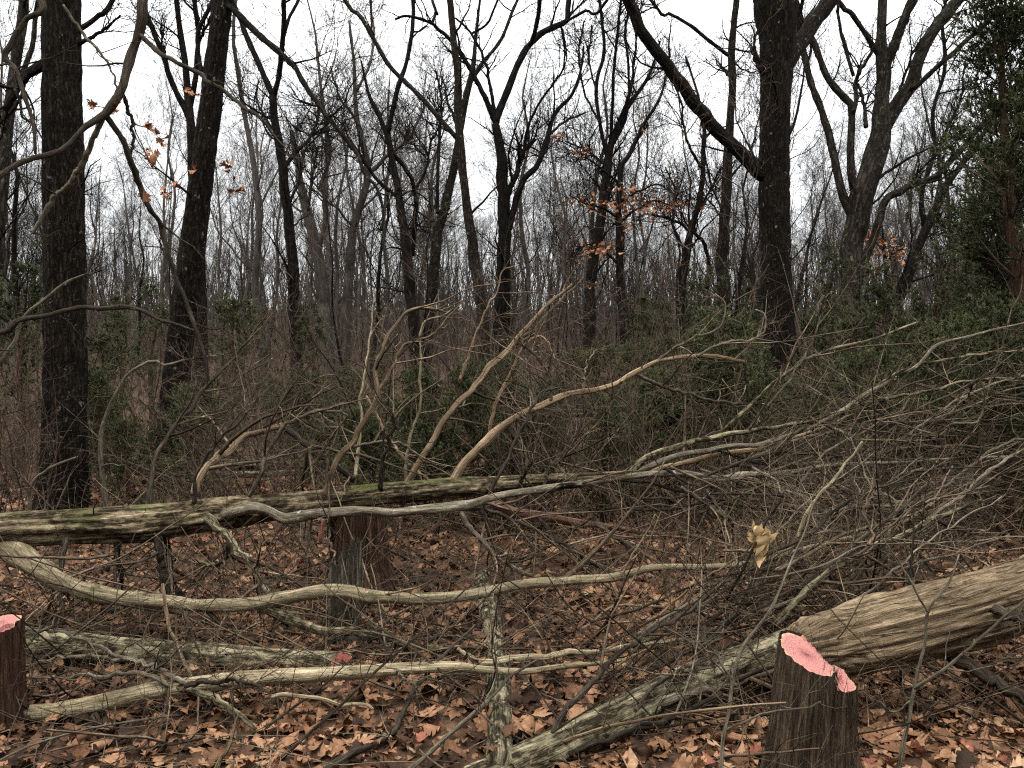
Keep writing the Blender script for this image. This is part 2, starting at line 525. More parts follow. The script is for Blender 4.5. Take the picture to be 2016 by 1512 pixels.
REDSTUMP = bark('red_brown_cedar_bark', (0.012, 0.007, 0.005), (0.050, 0.028, 0.019), (0.15, 0.09, 0.06), scale=90, stretch=0.035, bump=1.0, var=0.1)
GREYSNAG = bark('weathered_grey_snag_wood', (0.008, 0.007, 0.006), (0.055, 0.048, 0.037), (0.27, 0.235, 0.175), scale=90, stretch=0.025, bump=1.3, var=0.1)
REDWOOD = bark('torn_red_wood', (0.04, 0.022, 0.016), (0.16, 0.088, 0.062), (0.36, 0.23, 0.165), scale=70, stretch=0.05, bump=0.8, var=0.1)


def cut_material(name, heart, heart2, sap):
    m, nt, b = nodes_of(name)
    L = nt.links
    at = nn(nt, 'ShaderNodeAttribute', attribute_name='tc')   # x,y in disc (unit radius), z = radius fraction
    sx = nn(nt, 'ShaderNodeSeparateXYZ'); L.new(at.outputs['Vector'], sx.inputs[0])
    nz = nn(nt, 'ShaderNodeTexNoise', Scale=4.0, Detail=4.0); L.new(at.outputs['Vector'], nz.inputs['Vector'])
    rr = mathn(nt, 'ADD', sx.outputs['Z'], mathn(nt, 'MULTIPLY', mathn(nt, 'SUBTRACT', nz.outputs['Fac'], 0.5), 0.16))
    base = ramp(nt, rr, [(0.0, heart2), (0.5, heart), (0.86, heart), (0.93, sap)])
    ring = mathn(nt, 'SINE', mathn(nt, 'MULTIPLY', rr, 75.0))
    rg = mathn(nt, 'MULTIPLY_ADD', ring, 0.13); rg.node.inputs[2].default_value = 0.94
    n2 = nn(nt, 'ShaderNodeTexNoise', Scale=25.0, Detail=3.0); L.new(at.outputs['Vector'], n2.inputs['Vector'])
    k = mathn(nt, 'MULTIPLY', rg, mathn(nt, 'MULTIPLY_ADD', n2.outputs['Fac'], 0.5))
    k.node.inputs[1].links[0].from_node.inputs[2].default_value = 0.75
    sc = nt.nodes.new('ShaderNodeVectorMath'); sc.operation = 'SCALE'; L.new(base.outputs[0], sc.inputs[0]); L.new(k, sc.inputs['Scale'])
    L.new(sc.outputs[0], b.inputs['Base Color'])
    bp = nn(nt, 'ShaderNodeBump', Strength=0.15, Distance=0.002); L.new(n2.outputs['Fac'], bp.inputs['Height']); L.new(bp.outputs[0], b.inputs['Normal'])
    return m


CUT = cut_material('fresh_pink_cut', (0.36, 0.16, 0.142), (0.30, 0.12, 0.118), (0.44, 0.275, 0.18))
CUTRED = cut_material('red_cut_end', (0.50, 0.17, 0.13), (0.42, 0.13, 0.11), (0.55, 0.30, 0.2))


CUTRED_WOOD = bark('fresh_red_splinter', (0.16, 0.055, 0.045), (0.30, 0.11, 0.095), (0.42, 0.2, 0.16), scale=80, stretch=0.05, var=0.05)
LEAFSTOPS = [(0.0, (0.024, 0.014, 0.009)), (0.16, (0.072, 0.037, 0.022)), (0.36, (0.145, 0.074, 0.040)), (0.60, (0.215, 0.113, 0.062)),
             (0.80, (0.275, 0.155, 0.088)), (0.93, (0.34, 0.215, 0.13)), (1.0, (0.19, 0.072, 0.045))]


def leaf_material(name, obj_random, stops=LEAFSTOPS, nscale=45.0):
    m, nt, b = nodes_of(name)
    L = nt.links
    if obj_random:
        f = nn(nt, 'ShaderNodeObjectInfo').outputs['Random']
    else:
        f = nn(nt, 'ShaderNodeAttribute', attribute_name='rnd').outputs['Fac']
    r = ramp(nt, f, stops)
    tc = nn(nt, 'ShaderNodeTexCoord')
    n1 = nn(nt, 'ShaderNodeTexNoise', Scale=nscale, Detail=4.0); L.new(tc.outputs['Object'], n1.inputs['Vector'])
    v = nn(nt, 'ShaderNodeMapRange'); v.inputs['From Min'].default_value = 0.3; v.inputs['From Max'].default_value = 0.7
    v.inputs['To Min'].default_value = 0.65; v.inputs['To Max'].default_value = 1.25
    L.new(n1.outputs['Fac'], v.inputs['Value'])
    sc = nt.nodes.new('ShaderNodeVectorMath'); sc.operation = 'SCALE'; L.new(r.outputs[0], sc.inputs[0]); L.new(v.outputs[0], sc.inputs['Scale'])
    L.new(sc.outputs[0], b.inputs['Base Color'])
    b.inputs['Roughness'].default_value = 0.6
    bp = nn(nt, 'ShaderNodeBump', Strength=0.4, Distance=0.003); L.new(n1.outputs['Fac'], bp.inputs['Height']); L.new(bp.outputs[0], b.inputs['Normal'])
    return m


LEAF_O = leaf_material('dry_oak_leaf', True, nscale=9.0)
LEAF_A = leaf_material('dry_leaf_litter', False)
LEAF_ORANGE = leaf_material('orange_clinging_leaf', True, [(0, (0.20, 0.085, 0.04)), (0.5, (0.29, 0.135, 0.068)), (1, (0.36, 0.19, 0.10))], 7.0)
LEAF_PALE = leaf_material('pale_tan_leaf', True, [(0, (0.42, 0.30, 0.155)), (1, (0.48, 0.345, 0.185))], 4.0)


def foliage_material(name, a, b_, c):
    m, nt, b = nodes_of(name)
    f = nn(nt, 'ShaderNodeAttribute', attribute_name='rnd').outputs['Fac']
    oi = nn(nt, 'ShaderNodeObjectInfo')
    r = ramp(nt, f, [(0.0, a), (0.55, b_), (1.0, c)])
    k = mathn(nt, 'MULTIPLY_ADD', oi.outputs['Random'], 0.5); k.node.inputs[2].default_value = 0.75
    sc = nt.nodes.new('ShaderNodeVectorMath'); sc.operation = 'SCALE'; nt.links.new(r.outputs[0], sc.inputs[0]); nt.links.new(k, sc.inputs['Scale'])
    nt.links.new(sc.outputs[0], b.inputs['Base Color'])
    b.inputs['Roughness'].default_value = 0.7
    return m


CEDARLEAF = foliage_material('cedar_foliage', (0.022, 0.025, 0.012), (0.050, 0.060, 0.027), (0.11, 0.118, 0.055))
GRASSMOSS = foliage_material('moss_tuft', (0.03, 0.05, 0.012), (0.06, 0.09, 0.02), (0.1, 0.13, 0.035))

# ------------------------------------------------------------------ ground
def build_ground():
    u = np.linspace(-1, 1, 130); xs = np.sign(u) * (np.abs(u) * 9 + np.abs(u) ** 4 * 200)
    v = np.linspace(0, 1, 150); ys = -6 + v * 22 + v ** 5 * 210
    X, Y = np.meshgrid(xs, ys)
    Z = ground_h(X.ravel(), Y.ravel())
    V = np.stack([X.ravel(), Y.ravel(), Z], 1)
    nx, ny = len(xs), len(ys)
    i = np.arange(nx * ny).reshape(ny, nx)
    Fq = np.stack([i[:-1, :-1], i[:-1, 1:], i[1:, 1:], i[1:, :-1]], -1).reshape(-1, 4)
    m, nt, b = nodes_of('forest_soil')
    tc = nn(nt, 'ShaderNodeTexCoord')
    n1 = nn(nt, 'ShaderNodeTexNoise', Scale=9.0, Detail=8.0, Roughness=0.7); nt.links.new(tc.outputs['Object'], n1.inputs['Vector'])
    n2 = nn(nt, 'ShaderNodeTexVoronoi', Scale=16.0); nt.links.new(tc.outputs['Object'], n2.inputs['Vector'])
    r = ramp(nt, n1.outputs['Fac'], [(0.3, (0.022, 0.014, 0.010)), (0.55, (0.085, 0.050, 0.032)), (0.75, (0.18, 0.105, 0.066))])
    c = mixc(nt, 0.35, r.outputs[0], n2.outputs['Distance'], 'MULTIPLY')
    nt.links.new(c, b.inputs['Base Color'])
    bp = nn(nt, 'ShaderNodeBump', Strength=0.8, Distance=0.03); nt.links.new(n1.outputs['Fac'], bp.inputs['Height']); nt.links.new(bp.outputs[0], b.inputs['Normal'])
    g = obj('forest_floor', make_mesh('forest_floor', V, Fq, None, None, True, m), None, 'structure')
    tag(g, 'woodland ground covered in brown fallen oak leaves')
    return g


FLOOR = build_ground()


def leaf_shape(kind, g, nsec=None, cols=5):
    """lobed oak leaf, unit length along +Y, curled; returns verts, quads"""
    lob = 4 if kind else 3
    nsec = nsec or (3 * lob + 2)
    t = np.linspace(0, 1, nsec)
    env = 0.34 * np.sin(math.pi * np.clip(t * 0.93 + 0.07, 0, 1)) ** 0.75 * (0.62 + 0.6 * t)
    def half():
        l = env.copy()
        for i in range(1, nsec - 1):
            if nsec > 8: l[i] *= ((0.40 + 0.2 * g.random()), (1.0 + 0.2 * g.random()), (1.05 + 0.25 * g.random()))[i % 3]
            else: l[i] *= (1.12 + 0.2 * g.random()) if i % 2 == 0 else (0.45 + 0.2 * g.random())
        l[0] = 0.012; l[1] = min(l[1], 0.06); l[-1] = 0.06
        return l
    a, bq = half(), half()
    curl = g.normal(0, 0.9); bend = g.normal(0.4, 0.9); tw = g.normal(0, 0.5)
    ang = bend * (t - 0.5)
    y = np.cumsum(np.cos(ang)) / nsec; z = np.cumsum(np.sin(ang)) / nsec
    V = np.zeros((nsec, cols, 3))
    sides = ((-1, a), (-0.5, a), (0, a), (0.5, bq), (1, bq)) if cols == 5 else ((-1, a), (0, a), (1, bq))
    for j, (side, l) in enumerate(sides):
        w = l * abs(side)
        c = curl * (1 + 0.3 * np.sin(7 * t + side))
        phi = c * w * 2.2 + tw * (t - 0.5) * np.sign(side)
        V[:, j, 0] = np.sign(side) * w * np.cos(phi)
        sweep = (np.where((np.arange(nsec) % 3 == 2), 0.05, 0.0) + 0.5 * w) * abs(side) * (t < 0.97)
        V[:, j, 1] = y - 0.5 + sweep
        V[:, j, 2] = z - z.mean() + w * np.sin(phi) + g.normal(0, 0.012, nsec)
    i = np.arange(nsec * cols).reshape(nsec, cols)
    Fq = np.stack([i[:-1, :-1], i[:-1, 1:], i[1:, 1:], i[1:, :-1]], -1).reshape(-1, 4)
    return V.reshape(-1, 3), Fq


def rot_mats(g, n, tilt):
    """random yaw + tilt rotation matrices (n,3,3)"""
    yaw = g.random(n) * 2 * math.pi
    az = g.random(n) * 2 * math.pi
    ti = np.abs(g.normal(0, tilt, n))
    cy, sy = np.cos(yaw), np.sin(yaw)
    Rz = np.zeros((n, 3, 3)); Rz[:, 0, 0] = cy; Rz[:, 0, 1] = -sy; Rz[:, 1, 0] = sy; Rz[:, 1, 1] = cy; Rz[:, 2, 2] = 1
    ax = np.stack([np.cos(az), np.sin(az), np.zeros(n)], 1)
    K = np.zeros((n, 3, 3)); K[:, 0, 1] = -ax[:, 2]; K[:, 0, 2] = ax[:, 1]; K[:, 1, 0] = ax[:, 2]; K[:, 1, 2] = -ax[:, 0]; K[:, 2, 0] = -ax[:, 1]; K[:, 2, 1] = ax[:, 0]
    Rt = np.eye(3)[None] + np.sin(ti)[:, None, None] * K + (1 - np.cos(ti))[:, None, None] * (K @ K)
    return Rt @ Rz


def wedge_points(g, n, y0, y1, half=0.70, extra=0.4, power=1.0):
    """points on the ground inside the view wedge"""
    y = np.sqrt(y0 ** 2 + (y1 ** 2 - y0 ** 2) * g.random(n) ** power)
    x = (g.random(n) * 2 - 1) * (y * half + extra)
    return x, y


LEAVES = []
for _i in range(14):
    _v, _f = leaf_shape(_i % 2, np.random.default_rng(100 + _i))
    LEAVES.append((_v, _f))
LEAF_BITS = [leaf_shape(i % 2, np.random.default_rng(180 + i), 4, 3) for i in range(8)]
LEAVES3 = [leaf_shape(i % 2, np.random.default_rng(150 + i), 9 + i % 3, 3) for i in range(14)]
LEAFMESH = [make_mesh('leaf', v, f, None, None, True, LEAF_O) for v, f in LEAVES]
LEAFMESH_ORANGE = [make_mesh('leaf', v, f, None, None, True, LEAF_ORANGE) for v, f in LEAVES]


def build_litter():
    g = np.random.default_rng(21)
    # the leaves that show largest: single parts of the floor, on top of the layer
    n = 289
    x, y = wedge_points(g, n, 2.55, 4.3, 0.66, 0.2)
    z = ground_h(x, y) + 0.022 + 0.025 * g.random(n)
    Rm = rot_mats(g, n, 0.45)
    for k in range(n):
        o = bpy.data.objects.new('leaf', LEAFMESH[int(g.integers(len(LEAFMESH)))])
        COL.objects.link(o); o.parent = FLOOR
        s = 0.09 + 0.065 * g.random()
        o.matrix_local = Matrix.Translation((x[k], y[k], z[k])) @ Matrix(Rm[k].tolist()).to_4x4() @ Matrix.Diagonal((s * 1.1, s, s, 1))
    # the rest of the layer
    Vs, Fs, Rn, off = [], [], [], 0
    for (cnt, y0, y1, zr, smin, smax, shapes) in ((6500, 2.2, 5.5, 0.05, 0.022, 0.055, LEAF_BITS), (8600, 2.2, 5.5, 0.055, 0.052, 0.112, LEAVES3), (9300, 5.5, 10.5, 0.05, 0.075, 0.15, None), (3200, 10.5, 24, 0.06, 0.14, 0.26, None)):
        shapes = shapes or [leaf_shape(i % 2, np.random.default_rng(300 + i), 6, 3) for i in range(8)]
        x, y = wedge_points(g, cnt, y0, y1, 0.72, 0.5)
        z = ground_h(x, y) + zr * g.random(cnt) ** 1.5
        Rm = rot_mats(g, cnt, 0.55); s = smin + (smax - smin) * g.random(cnt)
        # damp dark patches and dry bright patches
        pt = vnoise(np.stack([x * 1.1, y * 1.1, np.zeros(cnt)], 1), 8)
        c = np.clip(g.random(cnt) * 0.85 + (pt - 0.5) * 0.9 + 0.02, 0, 1)
        which = g.integers(len(shapes), size=cnt)
        for q, (lv, lf) in enumerate(shapes):
            sel = np.where(which == q)[0]
            if not len(sel): continue
            V = np.einsum('nij,vj->nvi', Rm[sel], lv) * s[sel, None, None] + np.stack([x[sel], y[sel], z[sel]], 1)[:, None]
            k = len(lv)
            Vs.append(V.reshape(-1, 3)); Rn.append(np.repeat(c[sel], k))
            Fs.append((lf[None] + (np.arange(len(sel)) * k)[:, None, None]).reshape(-1, 4) + off); off += len(sel) * k
    o = obj('leaf_litter', make_mesh('leaf_litter', np.concatenate(Vs), np.concatenate(Fs), None, np.concatenate(Rn), True, LEAF_A), FLOOR, 'stuff')


build_litter()

# ------------------------------------------------------------------ standing trees traced from the photograph
def ext_up(pts, dy=260, spread=0.0):
    """carry a stem that leaves the top of the picture further up"""
    (x1, y1), (x0, y0) = pts[-1][:2], pts[-2][:2]
    k = dy / max(y0 - y1, 1)
    dx = max(-160, min(160, (x1 - x0) * k))
    w = list(pts[-1][2:])
    if w: w[0] *= 0.75
    return list(pts) + [(x1 + dx, y1 - dy, *w)]


def tree(name, label, depth, trunk, limbs, mat, big=False, twig=(10, 3.0, 2.5), group=None, cat='tree', seed=0, twigmat=None, spread=1.0):
    """trunk [(x,y,w)...] base first; limbs [(pts, w0, w1, dd)]"""
    g = np.random.default_rng(1000 + seed)
    if trunk[-1][1] <= 20: trunk = ext_up(trunk)
    tp, tr = trace(trunk, depth, depth, n=48, jit=0.0 if big else 0.02)
    # stand on the ground
    bx, by = tp[0, 0], tp[0, 1]
    zb = gz(bx, by)
    if tp[0, 2] > zb - 0.1:
        low = np.array([bx + (tp[0, 0] - tp[3, 0]) * 0.3, by, zb - 0.25])
        tp = np.vstack([low, tp]); tr = np.concatenate([[tr[0] * 1.25], tr])
    X = resample(np.hstack([tp, tr[:, None]]), 48); tp, tr = X[:, :3], X[:, 3]
    t = thing(name, label, cat, (tp[0, 0], tp[0, 1], zb), group)
    if big:
        rough_tube('trunk', tp, tr, 64, 0.06, mat, t, ridge=0.30, freq=26, stretch=0.14, lump=0.10, seed=seed)
    else:
        rough_tube('trunk', tp, knobbly(tr, seed, 0.03), 16, 0.16, mat, t, ridge=0.12, freq=20, lump=0.15, seed=seed)
    LP, LR = [tp], [tr]
    for k, lb in enumerate(limbs):
        pts, w0, w1 = lb[:3]
        dd = lb[3] if len(lb) > 3 else float(g.normal(0, 0.05)) * depth * spread
        if pts[-1][1] <= 20: pts = ext_up(pts)
        p, r = trace(pts, depth, depth + dd, w0, w1, n=48, jit=0.006 * depth / 10, seed=seed * 31 + k)
        p2, r2 = closed(p, knobbly(r, seed * 7 + k, 0.06))
        if big and w0 > 18:
            rough_tube('limb', p, r, 28, 0.06, mat, t, ridge=0.16, freq=26, lump=0.15, seed=seed + k)
        else:
            part('limb', Batch().add(p2, r2, 8), mat, t)
        LP.append(p); LR.append(r)
    n1, l1, l2 = twig
    LPs, LRs = np.stack(LP), np.stack(LR)
    per = np.full(len(LP), float(n1)); per[0] = n1 * 0.8
    t0s = 0.35
    A, AR = sprout(LPs, LRs, per * 1.5, l1 * 0.3, l1, 7, (30, 70), t0s, 1, 0.10, 0.2, 0.5, 0.0045 + 0.00016 * depth, g)
    B, BR = sprout(A, AR, 5.5, l2 * 0.2, l2 * 0.8, 5, (25, 60), 0.15, 1, 0.08, 0.22, 0.6, 0.003 + 0.00014 * depth, g)
    C, CR = sprout(B, BR, 2.5, l2 * 0.12, l2 * 0.45, 3, (25, 60), 0.2, 1, 0.06, 0.22, 0.7, 0.0022 + 0.00012 * depth, g)
    bt = Batch().add(A, AR, 4).add(B, BR, 3).add(C, CR, 3)
    part('twigs', bt, twigmat or mat, t, 'stuff')
    return t, LPs, LRs


T_IN = 'woods'
tree('oak_tree', 'thick straight oak trunk spotted with pale lichen rising behind the mossy log', 8.6,
     [(122, 1005, 108), (125, 940, 90), (128, 780, 78), (128, 600, 74), (126, 420, 72), (124, 250, 72), (122, 100, 70), (120, 0, 68)],
     [([(150, 62), (195, 31), (222, 0)], 10, 6), ([(150, 90), (200, 62), (237, 30)], 9, 4), ([(100, 118), (70, 135), (42, 160), (10, 215)], 22, 12, -0.3)],
     OAK, True, (4, 1.5, 0.9), seed=1)
tree('oak_tree', 'leaning oak trunk behind the mossy log, tilting toward a thin forked tree', 10.6,
     [(328, 955, 60), (340, 830, 53), (352, 700, 50), (366, 590, 49), (380, 480, 46), (397, 345, 43), (412, 230, 42), (425, 120, 38), (438, 0, 36)],
     [([(432, 0), (469, 28), (514, 73), (569, 122), (597, 160), (625, 201), (653, 240), (700, 299), (719, 344), (740, 368), (754, 417), (750, 455)], 14, 5, -1.5),
      ([(398, 150), (388, 75), (405, 30), (420, 0)], 9, 6)],
     OAK, True, (5, 1.7, 0.9), seed=2)
tree('oak_tree', 'massive dark oak with one thick limb slanting up and a broken stub', 14.0,
     [(1532, 880, 66), (1534, 760, 58), (1534, 674, 57), (1528, 521, 56), (1524, 400, 57), (1524, 312, 57), (1526, 230, 57), (1528, 174, 58), (1530, 120, 64), (1530, 60, 70), (1526, 0, 82)],
     [([(1512, 352), (1490, 337), (1455, 299), (1420, 264), (1385, 226), (1351, 181), (1316, 132), (1285, 90), (1258, 59), (1247, 28), (1237, 0)], 27, 18, -1.5),
      ([(1545, 130), (1566, 97), (1590, 62), (1611, 28), (1632, 0)], 34, 22, 1.0),
      ([(1508, 150), (1497, 135), (1488, 112), (1479, 94)], 14, 9, -0.2),
      ([(1560, 60), (1575, 20), (1580, 0)], 8, 6)],
     OAK, True, (4, 2.0, 1.1), seed=3)
tree('grey_tree', 'pale grey tree half hidden behind the thick lichen-spotted oak', 14.5,
     [(-25, 860, 34), (-12, 600, 28), (0, 400, 24), (10, 300, 22), (20, 190, 21), (38, 90, 19), (48, 0, 18)],
     [([(20, 200), (40, 150), (62, 100), (70, 40), (75, 0)], 10, 7)], GREYBARK, False, (12, 2.2, 1.3), seed=4)
tree('forked_tree', 'dark slender tree splitting into three prongs behind the leaning oak', 25.0,
     [(394, 735, 28), (396, 640, 26), (392, 500, 22), (384, 400, 20), (378, 330, 18), (375, 243, 17), (368, 174, 14), (361, 104, 12), (347, 0, 10)],
     [([(374, 240), (365, 215), (340, 167), (323, 115), (306, 70), (285, 17), (280, 0)], 12, 7), ([(374, 215), (384, 160), (390, 75), (383, 0)], 11, 8),
      ([(388, 90), (405, 55), (418, 25)], 7, 4), ([(325, 120), (320, 85), (316, 58)], 5, 4)], DARKBARK, False, (10, 2.8, 1.8), seed=5)
tree('forked_tree', 'black-barked tree ending in a wide two-pronged fork with snaking side branches', 20.0,
     [(588, 775, 26), (583, 656, 24), (578, 569, 23), (574, 500, 22), (569, 451, 20), (560, 365, 18), (556, 312, 17), (542, 243, 15), (538, 187, 14)],
     [([(538, 190), (521, 153), (497, 97), (476, 45), (455, 0)], 12, 7), ([(538, 190), (549, 149), (556, 87), (559, 0)], 11, 8), ([(557, 80), (569, 35), (587, 0)], 7, 5),
      ([(560, 330), (583, 299), (611, 271), (628, 215), (618, 191)], 9, 4), ([(570, 400), (590, 350), (600, 300), (640, 250)], 7, 3), ([(550, 270), (520, 230), (505, 190), (510, 160)], 6, 3)],
     DARKBARK, False, (9, 2.8, 1.8), seed=6)
tree('grey_tree', 'grey tree leaning away beside the black-barked forked tree', 28.0,
     [(648, 730, 26), (640, 620, 26), (628, 520, 24), (610, 440, 20), (598, 390, 17), (588, 330, 13), (575, 260, 9)],
     [([(625, 510), (640, 430), (635, 360), (650, 300), (640, 230)], 10, 5), ([(605, 420), (615, 350), (625, 290)], 7, 4)], FARHAZEBARK, False, (14, 3.2, 2.2), seed=7)
tree('forked_tree', 'thin tree with an elbow bend and one long branch reaching sideways', 28.0,
     [(678, 720, 22), (683, 610, 20), (690, 521, 17), (695, 451, 16), (712, 392, 14), (723, 347, 13), (716, 295, 11), (702, 226, 9), (700, 174, 8), (695, 104, 6), (688, 40, 4)],
     [([(720, 345), (740, 330), (765, 305), (806, 271), (824, 236), (837, 205)], 9, 4), ([(708, 250), (690, 220), (668, 190), (650, 130)], 6, 3), ([(702, 180), (730, 120), (735, 60), (728, 0)], 6, 3)],
     FARHAZEBARK, False, (13, 3.0, 2.2), seed=8)
tree('forked_tree', 'dark crooked tree with many rising stems next to a tall slim trunk', 24.0,
     [(822, 760, 24), (815, 640, 22), (803, 521, 19), (792, 434, 17), (782, 375, 15), (771, 305, 13), (761, 260, 11), (744, 219, 8), (726, 184, 6), (712, 120, 4)],
     [([(764, 262), (775, 208), (785, 167), (803, 111), (810, 70), (812, 20)], 10, 5), ([(774, 303), (799, 333), (817, 375), (817, 434), (812, 503)], 9, 8), ([(817, 375), (840, 330), (850, 280), (870, 240)], 7, 3),
      ([(785, 390), (740, 350), (700, 290), (650, 240)], 8, 4), ([(861, 420), (862, 330), (866, 250), (868, 190), (858, 140)], 8, 4)], DARKBARK, False, (11, 2.8, 2.0), seed=9)
tree('slim_tree', 'tall slim dark trunk curving gently upward with one long side branch', 17.0,
     [(958, 800, 26), (955, 708, 23), (952, 639, 22), (942, 552, 22), (932, 480, 20), (924, 441, 19), (910, 347, 17), (905, 278, 17), (900, 208, 16), (898, 122, 14), (890, 35, 12), (886, 0, 12)],
     [([(902, 275), (865, 233), (831, 194), (799, 163), (765, 128), (740, 83), (709, 31), (678, 0)], 10, 6, 1.0)], OAK, False, (6, 1.8, 1.1), seed=10)
tree('grey_tree', 'pale tree whose upper trunk shows behind the tall slim dark trunk', 28.0,
     [(838, 720, 24), (848, 600, 22), (858, 500, 20), (865, 451, 19), (890, 347, 16), (910, 226, 14), (921, 174, 13), (931, 122, 9), (938, 70, 7), (945, 0, 5)],
     [([(921, 170), (945, 130), (985, 80), (1010, 20)], 8, 4), ([(905, 260), (885, 210), (870, 150)], 6, 3)], GREYBARK, False, (10, 3.0, 2.0), seed=11)
tree('forked_tree', 'black wide-forked tree with upswept limbs and two snapped stubs low down', 20.0,
     [(988, 800, 34), (989, 660, 32), (990, 521, 28), (992, 434, 24), (990, 330, 22), (985, 290, 18), (976, 243, 16)],
     [([(978, 250), (956, 194), (928, 139), (900, 94), (865, 59), (851, 45), (803, 31), (778, 38)], 12, 5), ([(976, 240), (973, 222), (962, 156), (949, 104), (928, 66), (897, 35)], 8, 4),
      ([(976, 245), (980, 226), (1001, 174), (1018, 128), (1042, 90), (1067, 66), (1115, 42), (1119, 0)], 15, 7), ([(1042, 90), (1049, 76), (1060, 28), (1063, 0)], 9, 7), ([(1115, 42), (1153, 21), (1192, 7)], 6, 3),
      ([(992, 410), (997, 389), (1018, 340), (1025, 306), (1053, 274)], 13, 8), ([(1023, 320), (1021, 281)], 7, 6),
      ([(995, 480), (1001, 451), (1025, 368), (1060, 319), (1080, 271), (1094, 222), (1126, 187), (1143, 139), (1150, 90)], 15, 4),
      ([(1080, 267), (1112, 240), (1153, 222)], 6, 3), ([(1030, 310), (1039, 253), (1063, 201), (1101, 149), (1112, 104), (1106, 60)], 6, 3), ([(851, 45), (858, 22), (850, 0)], 6, 5), ([(930, 66), (960, 45), (980, 0)], 5, 3)],
     DARKBARK, False, (6, 2.5, 1.6), seed=12)
tree('brushy_tree', 'broom-like tree fanning into many thin upright branches', 24.0,
     [(1155, 760, 28), (1160, 640, 26), (1167, 521, 20), (1181, 434, 18), (1192, 347, 17), (1202, 295, 14), (1219, 243, 11), (1247, 194, 9), (1282, 139, 6), (1300, 80, 4)],
     [([(1195, 310), (1181, 243), (1174, 174), (1188, 104), (1185, 35), (1180, 0)], 8, 4), ([(1200, 295), (1206, 208), (1209, 139), (1219, 35), (1222, 0)], 7, 4), ([(1215, 250), (1240, 180), (1250, 104), (1255, 30)], 7, 3),
      ([(1192, 325), (1153, 295), (1112, 278)], 7, 3), ([(1205, 290), (1232, 230), (1238, 150), (1230, 60), (1236, 0)], 6, 3), ([(1182, 245), (1150, 180), (1140, 110), (1150, 40)], 5, 3), ([(1175, 470), (1190, 390), (1185, 330)], 8, 5),
      ([(1174, 180), (1160, 120), (1165, 50)], 4, 3)], DARKBARK, False, (12, 3.2, 2.0), seed=13)
YOUNG, YP, YR = tree('young_oak', 'young oak still holding clusters of orange dead leaves', 19.0,
     [(1234, 780, 17), (1228, 640, 16), (1219, 521, 14), (1217, 451, 13), (1219, 347, 11), (1240, 306, 9), (1261, 257, 7), (1303, 181, 5), (1320, 110, 3)],
     [([(1218, 430), (1190, 412), (1150, 400), (1120, 385)], 6, 2), ([(1218, 440), (1255, 410), (1290, 395), (1330, 410)], 6, 2), ([(1217, 520), (1190, 495), (1160, 482), (1135, 490)], 5, 2),
      ([(1219, 360), (1180, 330), (1140, 300), (1100, 275)], 5, 2), ([(1230, 320), (1260, 270), (1280, 240)], 4, 2), ([(1218, 400), (1260, 375), (1300, 365), (1345, 400)], 5, 2)], DARKBARK, False, (7, 1.5, 1.0), seed=14)
tree('forked_tree', 'thin crooked tree behind the straight slender trunk beside the massive oak', 28.0,
     [(1338, 700, 16), (1342, 600, 15), (1350, 500, 14), (1365, 434, 12), (1378, 382, 11), (1384, 312, 9), (1387, 260, 8), (1375, 190, 5), (1350, 110, 4)],
     [([(1380, 330), (1350, 270), (1340, 200), (1320, 150)], 6, 3), ([(1400, 540), (1385, 479), (1351, 448), (1316, 430), (1270, 420)], 9, 4), ([(1365, 434), (1395, 380), (1420, 330)], 6, 3), ([(1350, 500), (1325, 440), (1330, 380), (1310, 330)], 7, 3)], DARKBARK, False, (16, 3.2, 2.2), seed=15)
tree('slim_tree', 'straight slender trunk close beside the massive dark oak', 19.0,
     [(1422, 800, 28), (1424, 700, 26), (1425, 600, 25), (1424, 521, 23), (1427, 417, 21), (1431, 312, 18), (1438, 208, 15), (1439, 139, 15), (1444, 70, 13), (1450, 0, 12)],
     [([(1438, 112), (1399, 83), (1361, 52), (1316, 26), (1290, 10)], 8, 4), ([(1437, 150), (1425, 137), (1420, 132)], 7, 6), ([(1438, 120), (1470, 140), (1490, 142)], 4, 2), ([(1430, 360), (1480, 290), (1500, 200)], 5, 2), ([(1426, 440), (1400, 400), (1370, 380)], 5, 3)],
     OAK, False, (8, 2.0, 1.3), seed=16)
